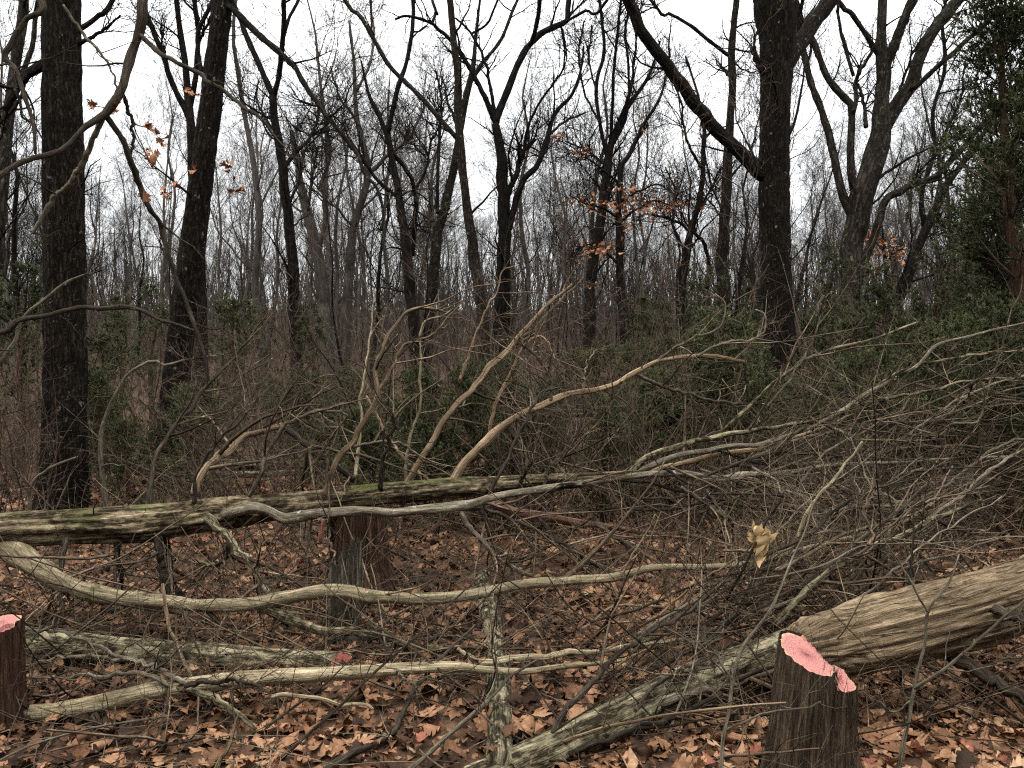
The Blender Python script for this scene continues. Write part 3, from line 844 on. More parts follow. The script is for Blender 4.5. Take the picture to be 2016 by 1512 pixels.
tree('spreading_tree', 'mottled grey spreading tree dividing into several thick upward limbs', 18.0,
     [(1668, 760, 44), (1670, 600, 38), (1677, 521, 40), (1691, 417, 45), (1708, 347, 43), (1729, 278, 42), (1733, 208, 30), (1736, 139, 27), (1736, 70, 19), (1738, 0, 17)],
     [([(1722, 290), (1760, 215), (1792, 167), (1813, 104), (1847, 45), (1885, 0)], 30, 16), ([(1792, 175), (1799, 174), (1837, 139), (1882, 101), (1934, 52), (1976, 14), (2016, -5)], 10, 6),
      ([(1735, 160), (1747, 122), (1764, 80), (1781, 35), (1795, 0)], 20, 16), ([(1678, 430), (1670, 410), (1656, 375), (1639, 295), (1622, 226), (1604, 181), (1583, 115), (1573, 38), (1565, 0)], 18, 7),
      ([(1690, 400), (1677, 351), (1674, 295), (1677, 215), (1656, 188), (1628, 149), (1604, 87), (1580, 45), (1565, 0)], 17, 7), ([(1680, 220), (1684, 208), (1688, 153), (1712, 111), (1729, 76)], 9, 6),
      ([(1690, 560), (1698, 521), (1726, 451), (1743, 396), (1785, 368), (1837, 351), (1878, 312), (1924, 257), (1976, 208)], 20, 7), ([(1705, 250), (1700, 200), (1690, 165)], 9, 5),
      ([(1700, 370), (1760, 330), (1810, 300), (1880, 270)], 7, 3), ([(1760, 215), (1790, 120), (1812, 80)], 7, 4), ([(1736, 120), (1700, 60), (1670, 20), (1650, 0)], 10, 7), ([(1680, 150), (1660, 80), (1650, 20), (1648, 0)], 7, 5)],
     GREYBARK, False, (8, 2.2, 1.5), seed=17)
tree('leaning_tree', 'dark tree leaning toward the big green cedar', 22.0,
     [(1745, 760, 26), (1767, 604, 24), (1785, 555, 22), (1802, 500, 18), (1820, 451, 17), (1854, 382, 14), (1889, 330, 11), (1934, 264, 8), (1980, 190, 5)],
     [([(1820, 451), (1815, 380), (1840, 300), (1836, 220), (1860, 130), (1855, 50), (1860, 0)], 10, 4), ([(1854, 382), (1850, 290), (1890, 200), (1900, 120)], 8, 3)], DARKBARK, False, (13, 3.0, 2.0), seed=18)

# orange leaves clinging to the young oak
def clinging_leaves(t, spots, depth, n, g, mesh, smin=0.12, smax=0.2):
    for (cx, cy, rx, ry), k in zip(spots, n):
        for _ in range(k):
            p = P(cx + g.normal(0, rx), cy + g.normal(0, ry), depth + g.normal(0, 0.35))
            o = obj('leaf', mesh[int(g.integers(len(mesh)))], t)
            s = smin + (smax - smin) * g.random()
            R = Matrix(rot_mats(g, 1, 0.9)[0].tolist()).to_4x4()
            o.matrix_local = Matrix.Translation(Vector(p - world_loc(t))) @ R @ Matrix.Diagonal((s, s, s, 1))


clinging_leaves(YOUNG, [(1165, 400, 32, 8), (1240, 408, 45, 12), (1285, 402, 34, 10), (1178, 488, 28, 9), (1240, 375, 20, 7), (1145, 300, 12, 6), (1350, 400, 10, 5), (1160, 510, 16, 6), (1265, 245, 8, 10), (1100, 272, 6, 4), (1165, 565, 8, 4), (1230, 440, 18, 8)],
                19.0, [48, 58, 52, 50, 24, 14, 10, 12, 8, 6, 5, 12], np.random.default_rng(5), LEAFMESH_ORANGE)

FARY, _, _ = tree('young_oak', 'low young oak with a rounded clump of rusty leaves beyond the spreading grey tree', 27.0,
     [(1738, 760, 8), (1740, 640, 7), (1744, 560, 6), (1742, 500, 5), (1736, 440, 3)], [([(1742, 520), (1765, 495), (1785, 490)], 4, 2), ([(1742, 500), (1720, 470), (1710, 460)], 4, 2)], DARKBARK, False, (6, 1.2, 0.8), seed=19)
clinging_leaves(FARY, [(1740, 485, 20, 18), (1765, 505, 10, 10), (1722, 465, 8, 10)], 27.0, [60, 22, 22], np.random.default_rng(15), LEAFMESH_ORANGE, 0.16, 0.24)

# the near oak whose limb hangs into the picture (its trunk stands left of the frame)
def near_oak():
    D = 5.6
    tp, tr = trace([(-330, 1180, 150), (-320, 700, 120), (-300, 200, 110), (-270, -300, 90), (-250, -700, 70)], D, D, n=40)
    t = thing('oak_tree', 'near oak sending a knotty twisting limb with few brown leaves down past the trunks', 'tree', (tp[0, 0], tp[0, 1], gz(tp[0, 0], tp[0, 1])))
    rough_tube('trunk', tp, tr, 40, 0.08, OAK, t, ridge=0.3, freq=24, seed=77)
    limbs = [([(-280, -330, 40, 5.6), (0, -420, 34, 5.5), (200, -280, 26, 5.4), (276, -120, 22, 5.3), (280, 0, 20, 5.2), (281, 35, 19, 5.2), (264, 90, 19, 5.2), (250, 149, 17, 5.15), (236, 184, 17, 5.1), (215, 215, 18, 5.1), (198, 229, 16, 5.05), (163, 253, 11, 5.0), (115, 299, 11, 4.9), (52, 316, 12, 4.8), (0, 347, 14, 4.7), (-40, 380, 12, 4.6)], DEADDARK),
             ([(207, 222, 14, 5.1), (194, 250, 11, 5.1), (174, 299, 11, 5.15), (156, 333, 13, 5.2), (132, 365, 12, 5.25), (104, 392, 11, 5.3), (83, 424, 9, 5.3), (66, 462, 6, 5.3)], GREYSTICK),
             ([(205, 226, 13, 5.1), (215, 236, 12, 5.1), (243, 278, 12, 5.15), (260, 323, 12, 5.2), (278, 368, 11, 5.3), (295, 410, 10, 5.3), (316, 451, 9, 5.4), (337, 514, 9, 5.4), (344, 545, 9, 5.4), (365, 594, 8, 5.4), (385, 646, 8, 5.4), (403, 708, 7, 5.4), (410, 757, 5, 5.4)], DEADDARK),
             ([(277, 70, 11, 5.2), (312, 101, 9, 5.1), (347, 125, 9, 5.0), (385, 142, 9, 5.0), (420, 167, 8, 4.9), (462, 194, 8, 4.9), (497, 222, 7, 4.8), (528, 250, 6, 4.8), (556, 288, 4, 4.8)], DEADDARK),
             ([(-270, -150, 30, 5.6), (-60, -120, 18, 5.4), (80, 3, 13, 5.2), (55, 38, 12, 5.2), (28, 80, 12, 5.2), (7, 111, 12, 5.2), (24, 132, 10, 5.2), (38, 163, 9, 5.2), (55, 208, 8, 5.2), (66, 243, 7, 5.2), (70, 300, 5, 5.2)], DEADDARK),
             ([(125, 10, 5, 5.2), (150, 48, 6, 5.2), (180, 85, 6, 5.2), (205, 112, 5, 5.2), (225, 150, 4, 5.2), (236, 184, 4, 5.1)], GREYSTICK),
             ([(240, 180, 8, 5.1), (252, 215, 7, 5.2), (262, 260, 6, 5.2), (258, 310, 5, 5.2)], DEADDARK),
             ([(-310, 560, 40, 5.6), (-150, 690, 16, 5.6), (0, 653, 11, 5.6), (35, 628, 10, 5.6), (94, 620, 9, 5.6), (153, 606, 9, 5.6), (194, 606, 9, 5.6), (243, 604, 9, 5.6), (278, 611, 8, 5.6), (312, 628, 7, 5.6), (347, 639, 6, 5.6), (392, 653, 3, 5.6)], DEADDARK),
             ([(-310, 900, 30, 5.6), (-140, 850, 12, 5.6), (0, 719, 9, 5.7), (21, 688, 8, 5.7), (42, 639, 7, 5.7), (62, 611, 7, 5.7), (97, 583, 6, 5.7), (139, 552, 5, 5.7), (201, 531, 3, 5.7)], GREYSTICK)]
    LP, LR = [], []
    for k, (pts, m) in enumerate(limbs):
        p, r = trace(pts, 0, n=64, jit=0.006, seed=500 + k)
        part('limb', Batch().add(*closed(p, knobbly(r, 500 + k, 0.08)), 10), m, t)
        LP.append(p); LR.append(r)
    g = np.random.default_rng(44)
    A, AR = sprout(LP, LR, 9, 0.08, 0.7, 6, (30, 80), 0.3, 1, 0.05, 0.25, 0.45, 0.0015, g)
    B, BR = sprout(A, AR, 3, 0.05, 0.3, 5, (30, 70), 0.2, 1, 0.05, 0.3, 0.6, 0.001, g)
    part('twigs', Batch().add(A, AR, 4).add(B, BR, 3), DEADDARK, t, 'stuff')
    g = np.random.default_rng(6)
    clinging_leaves(t, [(292, 300, 9, 10), (305, 310, 7, 7), (297, 250, 5, 5), (315, 275, 6, 7), (330, 385, 9, 8), (340, 360, 4, 4), (288, 378, 5, 6), (374, 181, 7, 4), (225, 210, 8, 8), (450, 330, 6, 10), (465, 370, 8, 8), (380, 335, 3, 4), (180, 205, 8, 6)],
                    5.3, [7, 5, 3, 4, 6, 3, 3, 4, 5, 4, 5, 2, 5], g, LEAFMESH_ORANGE, 0.05, 0.085)


near_oak()

# ------------------------------------------------------------------ procedural trees of the deeper wood
def proto_tree(seed, h, r, mat, fork=True):
    g = np.random.default_rng(seed)
    n = 24
    t = np.linspace(0, 1, n)
    lean = g.normal(0, 0.10, 2)
    wob = np.stack([np.interp(t, np.linspace(0, 1, 9), g.normal(0, 0.013 * h, 9)) for _ in range(2)], 1) * t[:, None] ** 0.5
    tp = np.stack([lean[0] * h * t + wob[:, 0], lean[1] * h * t + wob[:, 1], h * t - 0.3], 1)
    tr = r * (1 - t) ** 0.75 + 0.012
    tr[0] *= 1.3
    Lp, Lr = sprout(tp[None], tr[None], 13, 0.20 * h, 0.48 * h, 12, (22, 52), 0.28, 0.97, 0.14, 0.15, 0.5, 0.014, g)
    Lr = Lr * 0.7
    Lr = np.maximum(Lr, 0.008)
    A, AR = sprout(Lp, Lr, 7, 0.09 * h, 0.22 * h, 6, (25, 55), 0.2, 1, 0.14, 0.18, 0.55, 0.008, g)
    B, BR = sprout(A, AR, 5.5, 0.04 * h, 0.11 * h, 5, (25, 55), 0.15, 1, 0.1, 0.22, 0.6, 0.0055, g)
    C, CR = sprout(B, BR, 3.6, 0.02 * h, 0.05 * h, 3, (25, 55), 0.2, 1, 0.08, 0.22, 0.7, 0.0045, g)
    V, Fq, tc, rn = Batch().add(tp, tr, 10).arrays()
    trunk = make_mesh('trunk', V, Fq, tc, rn * 0.2 + g.random() * 0.8, True, mat)
    V, Fq, tc, rn = Batch().add(Lp, Lr, 6).add(A, AR, 4).add(B, BR, 3).add(C, CR, 3).arrays()
    crown = make_mesh('crown', V, Fq, tc, rn, True, mat)
    return trunk, crown


PROTOS = [proto_tree(200 + i, [15, 17, 14, 18, 16, 12, 13][i], [0.11, 0.135, 0.10, 0.14, 0.11, 0.07, 0.08][i], (FARHAZEBARK, DARKBARK, FARHAZEBARK, FARHAZEBARK, FARHAZEBARK, GREYBARK, FARHAZEBARK)[i]) for i in range(7)]


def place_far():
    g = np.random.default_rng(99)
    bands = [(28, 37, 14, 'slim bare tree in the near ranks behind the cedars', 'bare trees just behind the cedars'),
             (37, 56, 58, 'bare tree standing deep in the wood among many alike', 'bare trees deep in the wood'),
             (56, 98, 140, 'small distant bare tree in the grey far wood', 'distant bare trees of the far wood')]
    for y0, y1, cnt, label, grp in bands:
        pts = []
        tries = 0
        while len(pts) < cnt and tries < 8000:
            tries += 1
            y = y0 + (y1 - y0) * g.random(); x = (g.random() * 2 - 1) * (y * 0.70)
            if all((x - a) ** 2 + (y - b) ** 2 > (1.6 if y < 60 else 1.2) ** 2 for a, b in pts):
                pts.append((x, y))
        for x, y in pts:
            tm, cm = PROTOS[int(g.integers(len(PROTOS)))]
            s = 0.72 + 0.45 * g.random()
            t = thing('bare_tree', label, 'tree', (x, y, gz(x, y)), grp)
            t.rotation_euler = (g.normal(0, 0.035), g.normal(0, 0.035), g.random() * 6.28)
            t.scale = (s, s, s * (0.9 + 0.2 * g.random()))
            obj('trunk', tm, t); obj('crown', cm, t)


place_far()

# far-off wood: one mass that closes the view
def far_wood():
    g = np.random.default_rng(123)
    n = 420
    y = 92 + 62 * g.random(n); x = (g.random(n) * 2 - 1) * y * 0.75
    z = ground_h(x, y); h = 11 + 6 * g.random(n)
    m = 5; t = np.linspace(0, 1, m)
    wob = g.normal(0, 0.45, (n, m, 2)); wob[:, 0] = 0
    tp = np.stack([x[:, None] + wob[..., 0], y[:, None] + wob[..., 1], z[:, None] + h[:, None] * t], -1)
    tr = (0.08 + 0.12 * g.random(n))[:, None] * (1.05 - t)[None]
    A, AR = sprout(tp, tr, 7, 2.0, 6.0, 4, (20, 50), 0.25, 1, 0.15, 0.15, 0.6, 0.02, g)
    B, BR = sprout(A, AR, 2.4, 0.8, 2.6, 3, (20, 55), 0.15, 1, 0.12, 0.2, 0.6, 0.016, g)
    k = 7600                                           # brush between the far trunks
    y2 = 70 + 90 * g.random(k); x2 = (g.random(k) * 2 - 1) * y2 * 0.75
    b0 = np.stack([x2, y2, ground_h(x2, y2)], 1)
    lean = g.normal(0, 1.7, (k, 3)); lean[:, 2] = 3.0 + 10.0 * g.random(k) ** 1.5
    st = b0[:, None] + lean[:, None] * np.linspace(0, 1, 4)[None, :, None] + np.concatenate([np.zeros((k, 1, 3)), g.normal(0, 0.32, (k, 3, 3))], 1)
    sr = np.full((k, 4), 0.05) * np.linspace(1, 0.35, 4) * (0.6 + 0.9 * g.random(k))[:, None]
    S2, S2R = sprout(st, sr, 1.5, 0.6, 2.4, 3, (20, 60), 0.2, 1, 0.1, 0.2, 0.7, 0.014, g)
    o = part('distant_wood', Batch().add(st, sr, 3).add(S2, S2R, 3).add(tp, tr, 5).add(A, AR, 3).add(B, BR, 3), FARHAZEBARK, None, 'stuff')
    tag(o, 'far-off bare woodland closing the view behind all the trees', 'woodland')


far_wood()

# ------------------------------------------------------------------ cedars
def cedar_proto(seed, h, spread, nb, dens, open_=0.0):
    g = np.random.default_rng(seed)
    n = 20; t = np.linspace(0, 1, n)
    tp = np.stack([np.interp(t, np.linspace(0, 1, 5), g.normal(0, 0.03 * h, 5)) * t, np.interp(t, np.linspace(0, 1, 5), g.normal(0, 0.03 * h, 5)) * t, h * t - 0.15], 1)
    tr = 0.022 * h * (1.02 - t) + 0.004
    # branches
    k = g.random(nb) ** 0.85 * 0.93 + 0.05
    i = np.clip((k * (n - 1)).astype(int), 0, n - 2)
    base = tp[i]
    az = g.random(nb) * 2 * math.pi
    el = np.radians(8 + 30 * g.random(nb) + 25 * k)
    L = spread * (0.25 + 0.75 * (1 - k) ** 0.75) * (0.55 + 0.6 * g.random(nb))
    D = np.stack([np.cos(az) * np.cos(el), np.sin(az) * np.cos(el), np.sin(el)], 1)
    m = 7; br = np.empty((nb, m, 3)); br[:, 0] = base
    for s in range(1, m):
        D = norm(D + g.normal(0, 0.12, (nb, 3)) + np.array([0, 0, 0.05])); br[:, s] = br[:, s - 1] + D * (L / (m - 1))[:, None]
    brr = (L * 0.012 + 0.002)[:, None] * np.linspace(1, 0.2, m)[None]
    S, SR = sprout(br, brr, dens, 0.12 * spread, 0.34 * spread, 5, (25, 60), 0.18, 1, 0.12, 0.2, 0.6, 0.0012, g)
    S2, S2R = sprout(S, SR, 3.2, 0.06 * spread, 0.16 * spread, 4, (25, 55), 0.1, 1, 0.1, 0.2, 0.6, 0.001, g)
    # sprigs of scale foliage on the branchlets
    allp = []
    for A, per in ((S, 26), (S2, 27)):
        mm, nn_, _ = A.shape
        kk = np.repeat(np.arange(mm), per)
        x = g.random(len(kk)) * (nn_ - 1) * 0.999; ii = x.astype(int); f = (x - ii)[:, None]
        b0 = A[kk, ii] * (1 - f) + A[kk, ii + 1] * f
        T = norm(A[kk, ii + 1] - A[kk, ii])
        d = norm(T * 0.9 + g.normal(0, 0.40, T.shape) + np.array([0, 0, 0.08]))
        allp.append((b0, d, x / (nn_ - 1)))
    b0 = np.concatenate([a[0] for a in allp]); d = np.concatenate([a[1] for a in allp]); tipf = np.concatenate([a[2] for a in allp])
    N = len(b0)
    ln = (0.018 + 0.034 * g.random(N))[:, None] * (0.8 + 0.06 * h)
    w = norm(np.cross(d, g.normal(0, 1, (N, 3)))) * ln * 0.13
    V = np.stack([b0 + w, b0 + d * ln, b0 - w], 1).reshape(-1, 3)
    Fq = np.arange(N * 3).reshape(-1, 3)
    rn = np.repeat(np.clip(g.random(N) * 0.35 + 0.45 * tipf + 0.5 * (vnoise(b0 * 3.0, seed) - 0.35), 0, 1), 3)
    fol = make_mesh('foliage', V, Fq, None, rn, False, CEDARLEAF)
    V, Fq, tc, rn = Batch().add(tp, tr, 8).arrays(); trunk = make_mesh('trunk', V, Fq, tc, rn, True, REDSTUMP)
    V, Fq, tc, rn = Batch().add(br, brr, 4).add(S, SR, 3).arrays(); brm = make_mesh('branches', V, Fq, tc, rn, True, SHRUBTWIG)
    return trunk, brm, fol


CEDARS = [cedar_proto(401, 2.2, 0.95, 42, 5), cedar_proto(402, 3.2, 1.0, 50, 5), cedar_proto(403, 1.5, 0.9, 36, 5), cedar_proto(404, 4.2, 1.25, 60, 5)]
BIGCEDAR = cedar_proto(405, 6.4, 1.7, 175, 8)
BUSHCEDAR = cedar_proto(406, 2.4, 1.15, 70, 6)


def put_cedar(px, d, proto, s, label, grp=None, rz=0.0):
    p = P(px, 800, d)
    t = thing('cedar_tree', label, 'tree', (p[0], d, gz(p[0], d)), grp)
    t.rotation_euler = (0, 0, rz); t.scale = (s, s, s)
    obj('trunk', proto[0], t); obj('branches', proto[1], t, 'stuff'); obj('foliage', proto[2], t, 'stuff')
    return t


put_cedar(1995, 9.6, BIGCEDAR, 1.0, 'tall dense dark green cedar towering over the brush pile', None, 0.4)
put_cedar(1930, 14.5, CEDARS[3], 1.15, 'dark cedar tucked in behind the tall dense cedar', None, 1.4)
put_cedar(2075, 10.6, BIGCEDAR, 0.98, 'tall dark cedar close beside the densest one, half outside the view', None, 2.6)
put_cedar(1950, 12.6, BIGCEDAR, 0.8, 'dense mid-height cedar filling the gap behind the tall cedar', None, 4.4)
gc = np.random.default_rng(8)
CEDLAB = [('small pointed young cedar in the undergrowth below the bare trees', 'small pointed cedars'), ('slim upright young cedar standing between the bare trunks', 'slim upright cedars'),
          ('knee-high cedar bush close behind the fallen trunks', 'knee-high cedar bushes'), ('taller open young cedar beside the bare trunks', 'taller young cedars'), ('broad rounded green cedar bush in the undergrowth', 'broad cedar bushes')]
for (px, d, k, s) in [(40, 11.5, 1, 0.95), (-40, 13, 3, 0.9), (200, 12, 0, 0.95), (235, 15, 1, 0.9), (455, 13.5, 0, 1.25), (500, 17, 1, 0.9), (400, 10, 2, 0.9), (650, 8.6, 2, 0.75), (735, 7.6, 2, 0.75), (690, 12, 0, 0.7),
                      (925, 8.2, 0, 0.72), (860, 7.4, 2, 0.7), (1010, 7.7, 2, 0.85), (1085, 8.4, 2, 0.95), (1180, 10.5, 0, 0.85), (1360, 13.5, 1, 0.95), (1310, 16, 1, 0.9), (1475, 16.0, 1, 1.0), (1600, 11.5, 0, 1.05), (1690, 10.5, 0, 1.05), (1780, 9.6, 0, 1.0), (1640, 9.2, 2, 0.95), (1560, 10.2, 2, 1.0),
                      (1850, 8.3, 2, 1.0), (1900, 9.2, 0, 1.0), (1230, 8.2, 2, 0.8), (1330, 8.6, 2, 0.8), (1430, 9.4, 2, 0.85), (1990, 7.6, 2, 1.0), (310, 9.2, 2, 0.6), (570, 11.5, 2, 0.9),
                      (1270, 13, 1, 0.85), (1400, 12.0, 3, 0.72), (1500, 12.5, 1, 0.85), (1640, 14, 3, 0.85), (1740, 13, 1, 1.0), (1840, 12, 3, 0.8), (1580, 8.6, 2, 0.9), (1730, 8.2, 2, 0.95), (1480, 8.4, 2, 0.75), (820, 10.5, 0, 0.7), (925, 7.3, 4, 0.66), (700, 7.5, 4, 0.5), (1065, 7.4, 4, 0.55), (1190, 7.7, 4, 0.55), (840, 8.2, 4, 0.62), (990, 8.4, 4, 0.7), (1700, 7.6, 4, 0.75), (1850, 7.4, 4, 0.85), (1960, 7.9, 4, 0.95), (960, 10.8, 0, 0.75), (1120, 13.5, 0, 0.8), (120, 15, 3, 0.9), (300, 17, 3, 0.8), (620, 16, 1, 0.9), (760, 15, 0, 0.8)] + [(float(a), float(b), 4, float(c)) for a, b, c in zip(gc.uniform(1150, 2050, 22), gc.uniform(8.0, 15, 22), gc.uniform(0.6, 1.0, 22))] + [(float(a), float(b), 4, float(c)) for a, b, c in zip(gc.uniform(0, 1150, 15), gc.uniform(7.6, 13, 15), gc.uniform(0.35, 0.65, 15))]:
    if 1480 < px < 1590 and d < 14: s = min(s, 0.62)
    lab, grp = CEDLAB[k]
    put_cedar(px, d, (CEDARS + [BUSHCEDAR])[k], s, lab, grp, float(gc.random() * 6.28))

# the wood goes on unseen around and behind, added to shut out low light
def unseen_wood_behind():
    g = np.random.default_rng(313)
    for i in range(34):
        a = math.radians(118 + 304 * (i + g.random() * 0.8) / 34 - 90)   # skip the view direction
        a = math.radians(90) + math.radians(56) + (i + 0.8 * g.random()) / 34 * math.radians(248)
        d = 5.0 + 5.0 * g.random()
        x, y = d * math.cos(a), d * math.sin(a)
        pr = (BIGCEDAR, CEDARS[3])[int(g.random() < 0.3)]
        t = thing('cedar_tree', 'unseen cedar added behind the viewpoint to block low sky light', 'tree', (x, y, gz(x, y)), 'unseen cedars blocking low sky light')
        s_ = 0.85 + 0.35 * g.random(); t.scale = (s_, s_, s_); t.rotation_euler = (0, 0, g.random() * 6.28)
        obj('trunk', pr[0], t); obj('branches', pr[1], t, 'stuff'); obj('foliage', pr[2], t, 'stuff')
    for i in range(40):
        a = math.radians(90) + math.radians(50) + (i + 0.8 * g.random()) / 40 * math.radians(260)
        d = 9.0 + 22.0 * g.random()
        x, y = d * math.cos(a), d * math.sin(a)
        tm, cm = PROTOS[int(g.integers(len(PROTOS)))]
        t = thing('bare_tree', 'unseen bare tree added behind the viewpoint against low sky light', 'tree', (x, y, gz(x, y)), 'unseen bare trees against low sky light')
        t.rotation_euler = (0, 0, g.random() * 6.28)
        obj('trunk', tm, t); obj('crown', cm, t)


unseen_wood_behind()

# ------------------------------------------------------------------ bare brown shrubs
def shrub_proto(seed, h, ns):
    g = np.random.default_rng(seed)
    m = 9
    az = g.random(ns) * 6.28; el = np.radians(50 + 38 * g.random(ns))
    D = np.stack([np.cos(az) * np.cos(el), np.sin(az) * np.cos(el), np.sin(el)], 1)
    st = np.empty((ns, m, 3)); st[:, 0] = np.stack([g.normal(0, 0.12, ns), g.normal(0, 0.12, ns), np.full(ns, -0.1)], 1)
    L = h * (0.6 + 0.5 * g.random(ns))
    for s in range(1, m):
        D = norm(D + g.normal(0, 0.13, (ns, 3))); st[:, s] = st[:, s - 1] + D * (L / (m - 1))[:, None]
    sr = (0.004 + 0.005 * g.random(ns))[:, None] * np.linspace(1, 0.3, m)[None]
    A, AR = sprout(st, sr, 9, 0.15 * h, 0.4 * h, 5, (25, 60), 0.15, 1, 0.08, 0.22, 0.6, 0.0022, g)
    B, BR = sprout(A, AR, 4, 0.06 * h, 0.18 * h, 4, (25, 60), 0.15, 1, 0.05, 0.25, 0.7, 0.0017, g)
    V, Fq, tc, rn = Batch().add(st, sr, 5).arrays(); a = make_mesh('stems', V, Fq, tc, rn, True, SHRUBTWIG)
    V, Fq, tc, rn = Batch().add(A, AR, 3).add(B, BR, 3).arrays(); b = make_mesh('twigs', V, Fq, tc, rn, True, SHRUBTWIG)
    return a, b


def sapling_proto(seed, h):
    g = np.random.default_rng(seed)
    n = 14; t = np.linspace(0, 1, n)
    w = np.cumsum(g.normal(0, 0.012 * h, (n, 2)), 0)
    p = np.stack([w[:, 0], w[:, 1], h * t - 0.1], 1); r = 0.006 * h * (1.05 - t) + 0.002
    A, AR = sprout(p[None], r[None], 16, 0.15 * h, 0.36 * h, 7, (25, 60), 0.2, 1, 0.1, 0.16, 0.6, 0.003, g)
    B, BR = sprout(A, AR, 5, 0.05 * h, 0.14 * h, 5, (25, 60), 0.15, 1, 0.08, 0.18, 0.6, 0.0024, g)
    C, CR = sprout(B, BR, 2.5, 0.03 * h, 0.07 * h, 3, (25, 60), 0.15, 1, 0.08, 0.18, 0.6, 0.002, g)
    V, Fq, tc, rn = Batch().add(p, r, 6).arrays(); a = make_mesh('stem', V, Fq, tc, rn, True, DARKBARK)
    V, Fq, tc, rn = Batch().add(A, AR, 4).add(B, BR, 3).add(C, CR, 3).arrays(); b = make_mesh('twigs', V, Fq, tc, rn, True, SHRUBTWIG)
    return a, b


SAPLINGS = [sapling_proto(650 + i, [3.4, 4.4, 5.4, 2.6][i]) for i in range(4)]
SHRUBS = [shrub_proto(600 + i, [1.6, 2.2, 1.3, 2.6][i], [7, 8, 9, 7][i]) for i in range(4)]


def place_shrubs():
    g = np.random.default_rng(61)
    for y0, y1, cnt, label, grp in ((6.2, 8, 26, 'small twiggy bare shrub springing up along the long mossy trunk', 'bare shrubs along the mossy trunk'),
                                    (7.5, 12, 60, 'twiggy bare brown shrub close behind the fallen logs', 'bare shrubs behind the fallen logs'),
                                    (12, 24, 110, 'thin bare brown shrub in the undergrowth below the trees', 'bare undergrowth shrubs')):
        x, y = wedge_points(g, cnt, y0, y1, 0.68, 0.3)
        for a, b in zip(x, y):
            k = int(g.integers(4)); s = 0.7 + 0.5 * g.random()
            sx = CX + F_PX * a / b
            if (abs(sx - 340) < 60 and b < 10.8) or (abs(sx - 125) < 75 and b < 8.8): continue
            t = thing('bare_shrub', label, 'shrub', (a, b, gz(a, b)), grp)
            t.rotation_euler = (0, 0, g.random() * 6.28); t.scale = (s, s, s)
            obj('stems', SHRUBS[k][0], t); obj('twigs', SHRUBS[k][1], t, 'stuff')
    x, y = wedge_points(g, 64, 9.5, 26, 0.68, 0.3)
    for a, b in zip(x, y):
        k = int(g.integers(4)); s = 0.75 + 0.5 * g.random()
        t = thing('bare_sapling', 'thin bare sapling among the cedars and shrubs under the trees', 'sapling', (a, b, gz(a, b)), 'bare saplings under the trees')
        t.rotation_euler = (g.normal(0, 0.08), g.normal(0, 0.08), g.random() * 6.28); t.scale = (s, s, s)
        obj('stem', SAPLINGS[k][0], t); obj('twigs', SAPLINGS[k][1], t, 'stuff')
    # the low brown thicket further back, uncountable
    n = 6200
    x, y = wedge_points(g, n, 15, 100, 0.70, 0.3, 1.0)
    z = ground_h(x, y); h = 0.9 + 2.6 * g.random(n) ** 1.3 * np.clip(y / 30, 0.7, 1.9)
    m = 4; st = np.empty((n, m, 3)); st[:, 0] = np.stack([x, y, z - 0.1], 1)
    D = norm(np.stack([g.normal(0, 0.3, n), g.normal(0, 0.3, n), np.ones(n)], 1))
    for s in range(1, m):
        D = norm(D + g.normal(0, 0.14, (n, 3))); st[:, s] = st[:, s - 1] + D * (h / (m - 1))[:, None]
    sr = ((0.006 + 0.007 * g.random(n)) * np.clip(y / 35, 0.8, 2.2))[:, None] * np.linspace(1, 0.4, m)[None]
    A, AR = sprout(st, sr, 2.2, 0.4, 1.3, 3, (25, 60), 0.15, 1, 0.08, 0.2, 0.7, 0.0045, g)
    o = part('undergrowth', Batch().add(st, sr, 3).add(A, AR, 3), SHRUBTWIG, None, 'stuff')
    tag(o, 'brown tangle of thin bare undergrowth below the far trees', 'undergrowth')


place_shrubs()

# ------------------------------------------------------------------ fallen trees
def cut_disc(name, center, normal, radius, mat, parent, lab=None, seed=0, squash=1.0, up=(0, 0, 1)):
    nrm = Vector(normal).normalized(); u = nrm.cross(Vector(up)).normalized(); v = u.cross(nrm) * -1
    g = np.random.default_rng(seed)
    k, rings = 28, 6
    V, tc, Fq = [], [], []
    lob = np.interp(np.arange(k), np.linspace(0, k, 9), np.append(g.normal(0, 0.06, 8), 0))
    for i in range(rings + 1):
        f = i / rings
        for j in range(k):
            a = 2 * math.pi * j / k
            rr = radius * f * (1 + lob[j] * f)
            off = g.normal(0, 0.0012)
            V.append(np.array(center) + np.array(u) * math.cos(a) * rr + np.array(v) * math.sin(a) * rr * squash + np.array(nrm) * off)
            tc.append((f * math.cos(a), f * math.sin(a), f))
    for i in range(rings):
        for j in range(k):
            Fq.append((i * k + j, i * k + (j + 1) % k, (i + 1) * k + (j + 1) % k, (i + 1) * k + j))
    V = np.array(V) - world_loc(parent)
    return obj(name, make_mesh(name, V, Fq, tc, np.zeros(len(V)), True, mat), parent, None, lab)


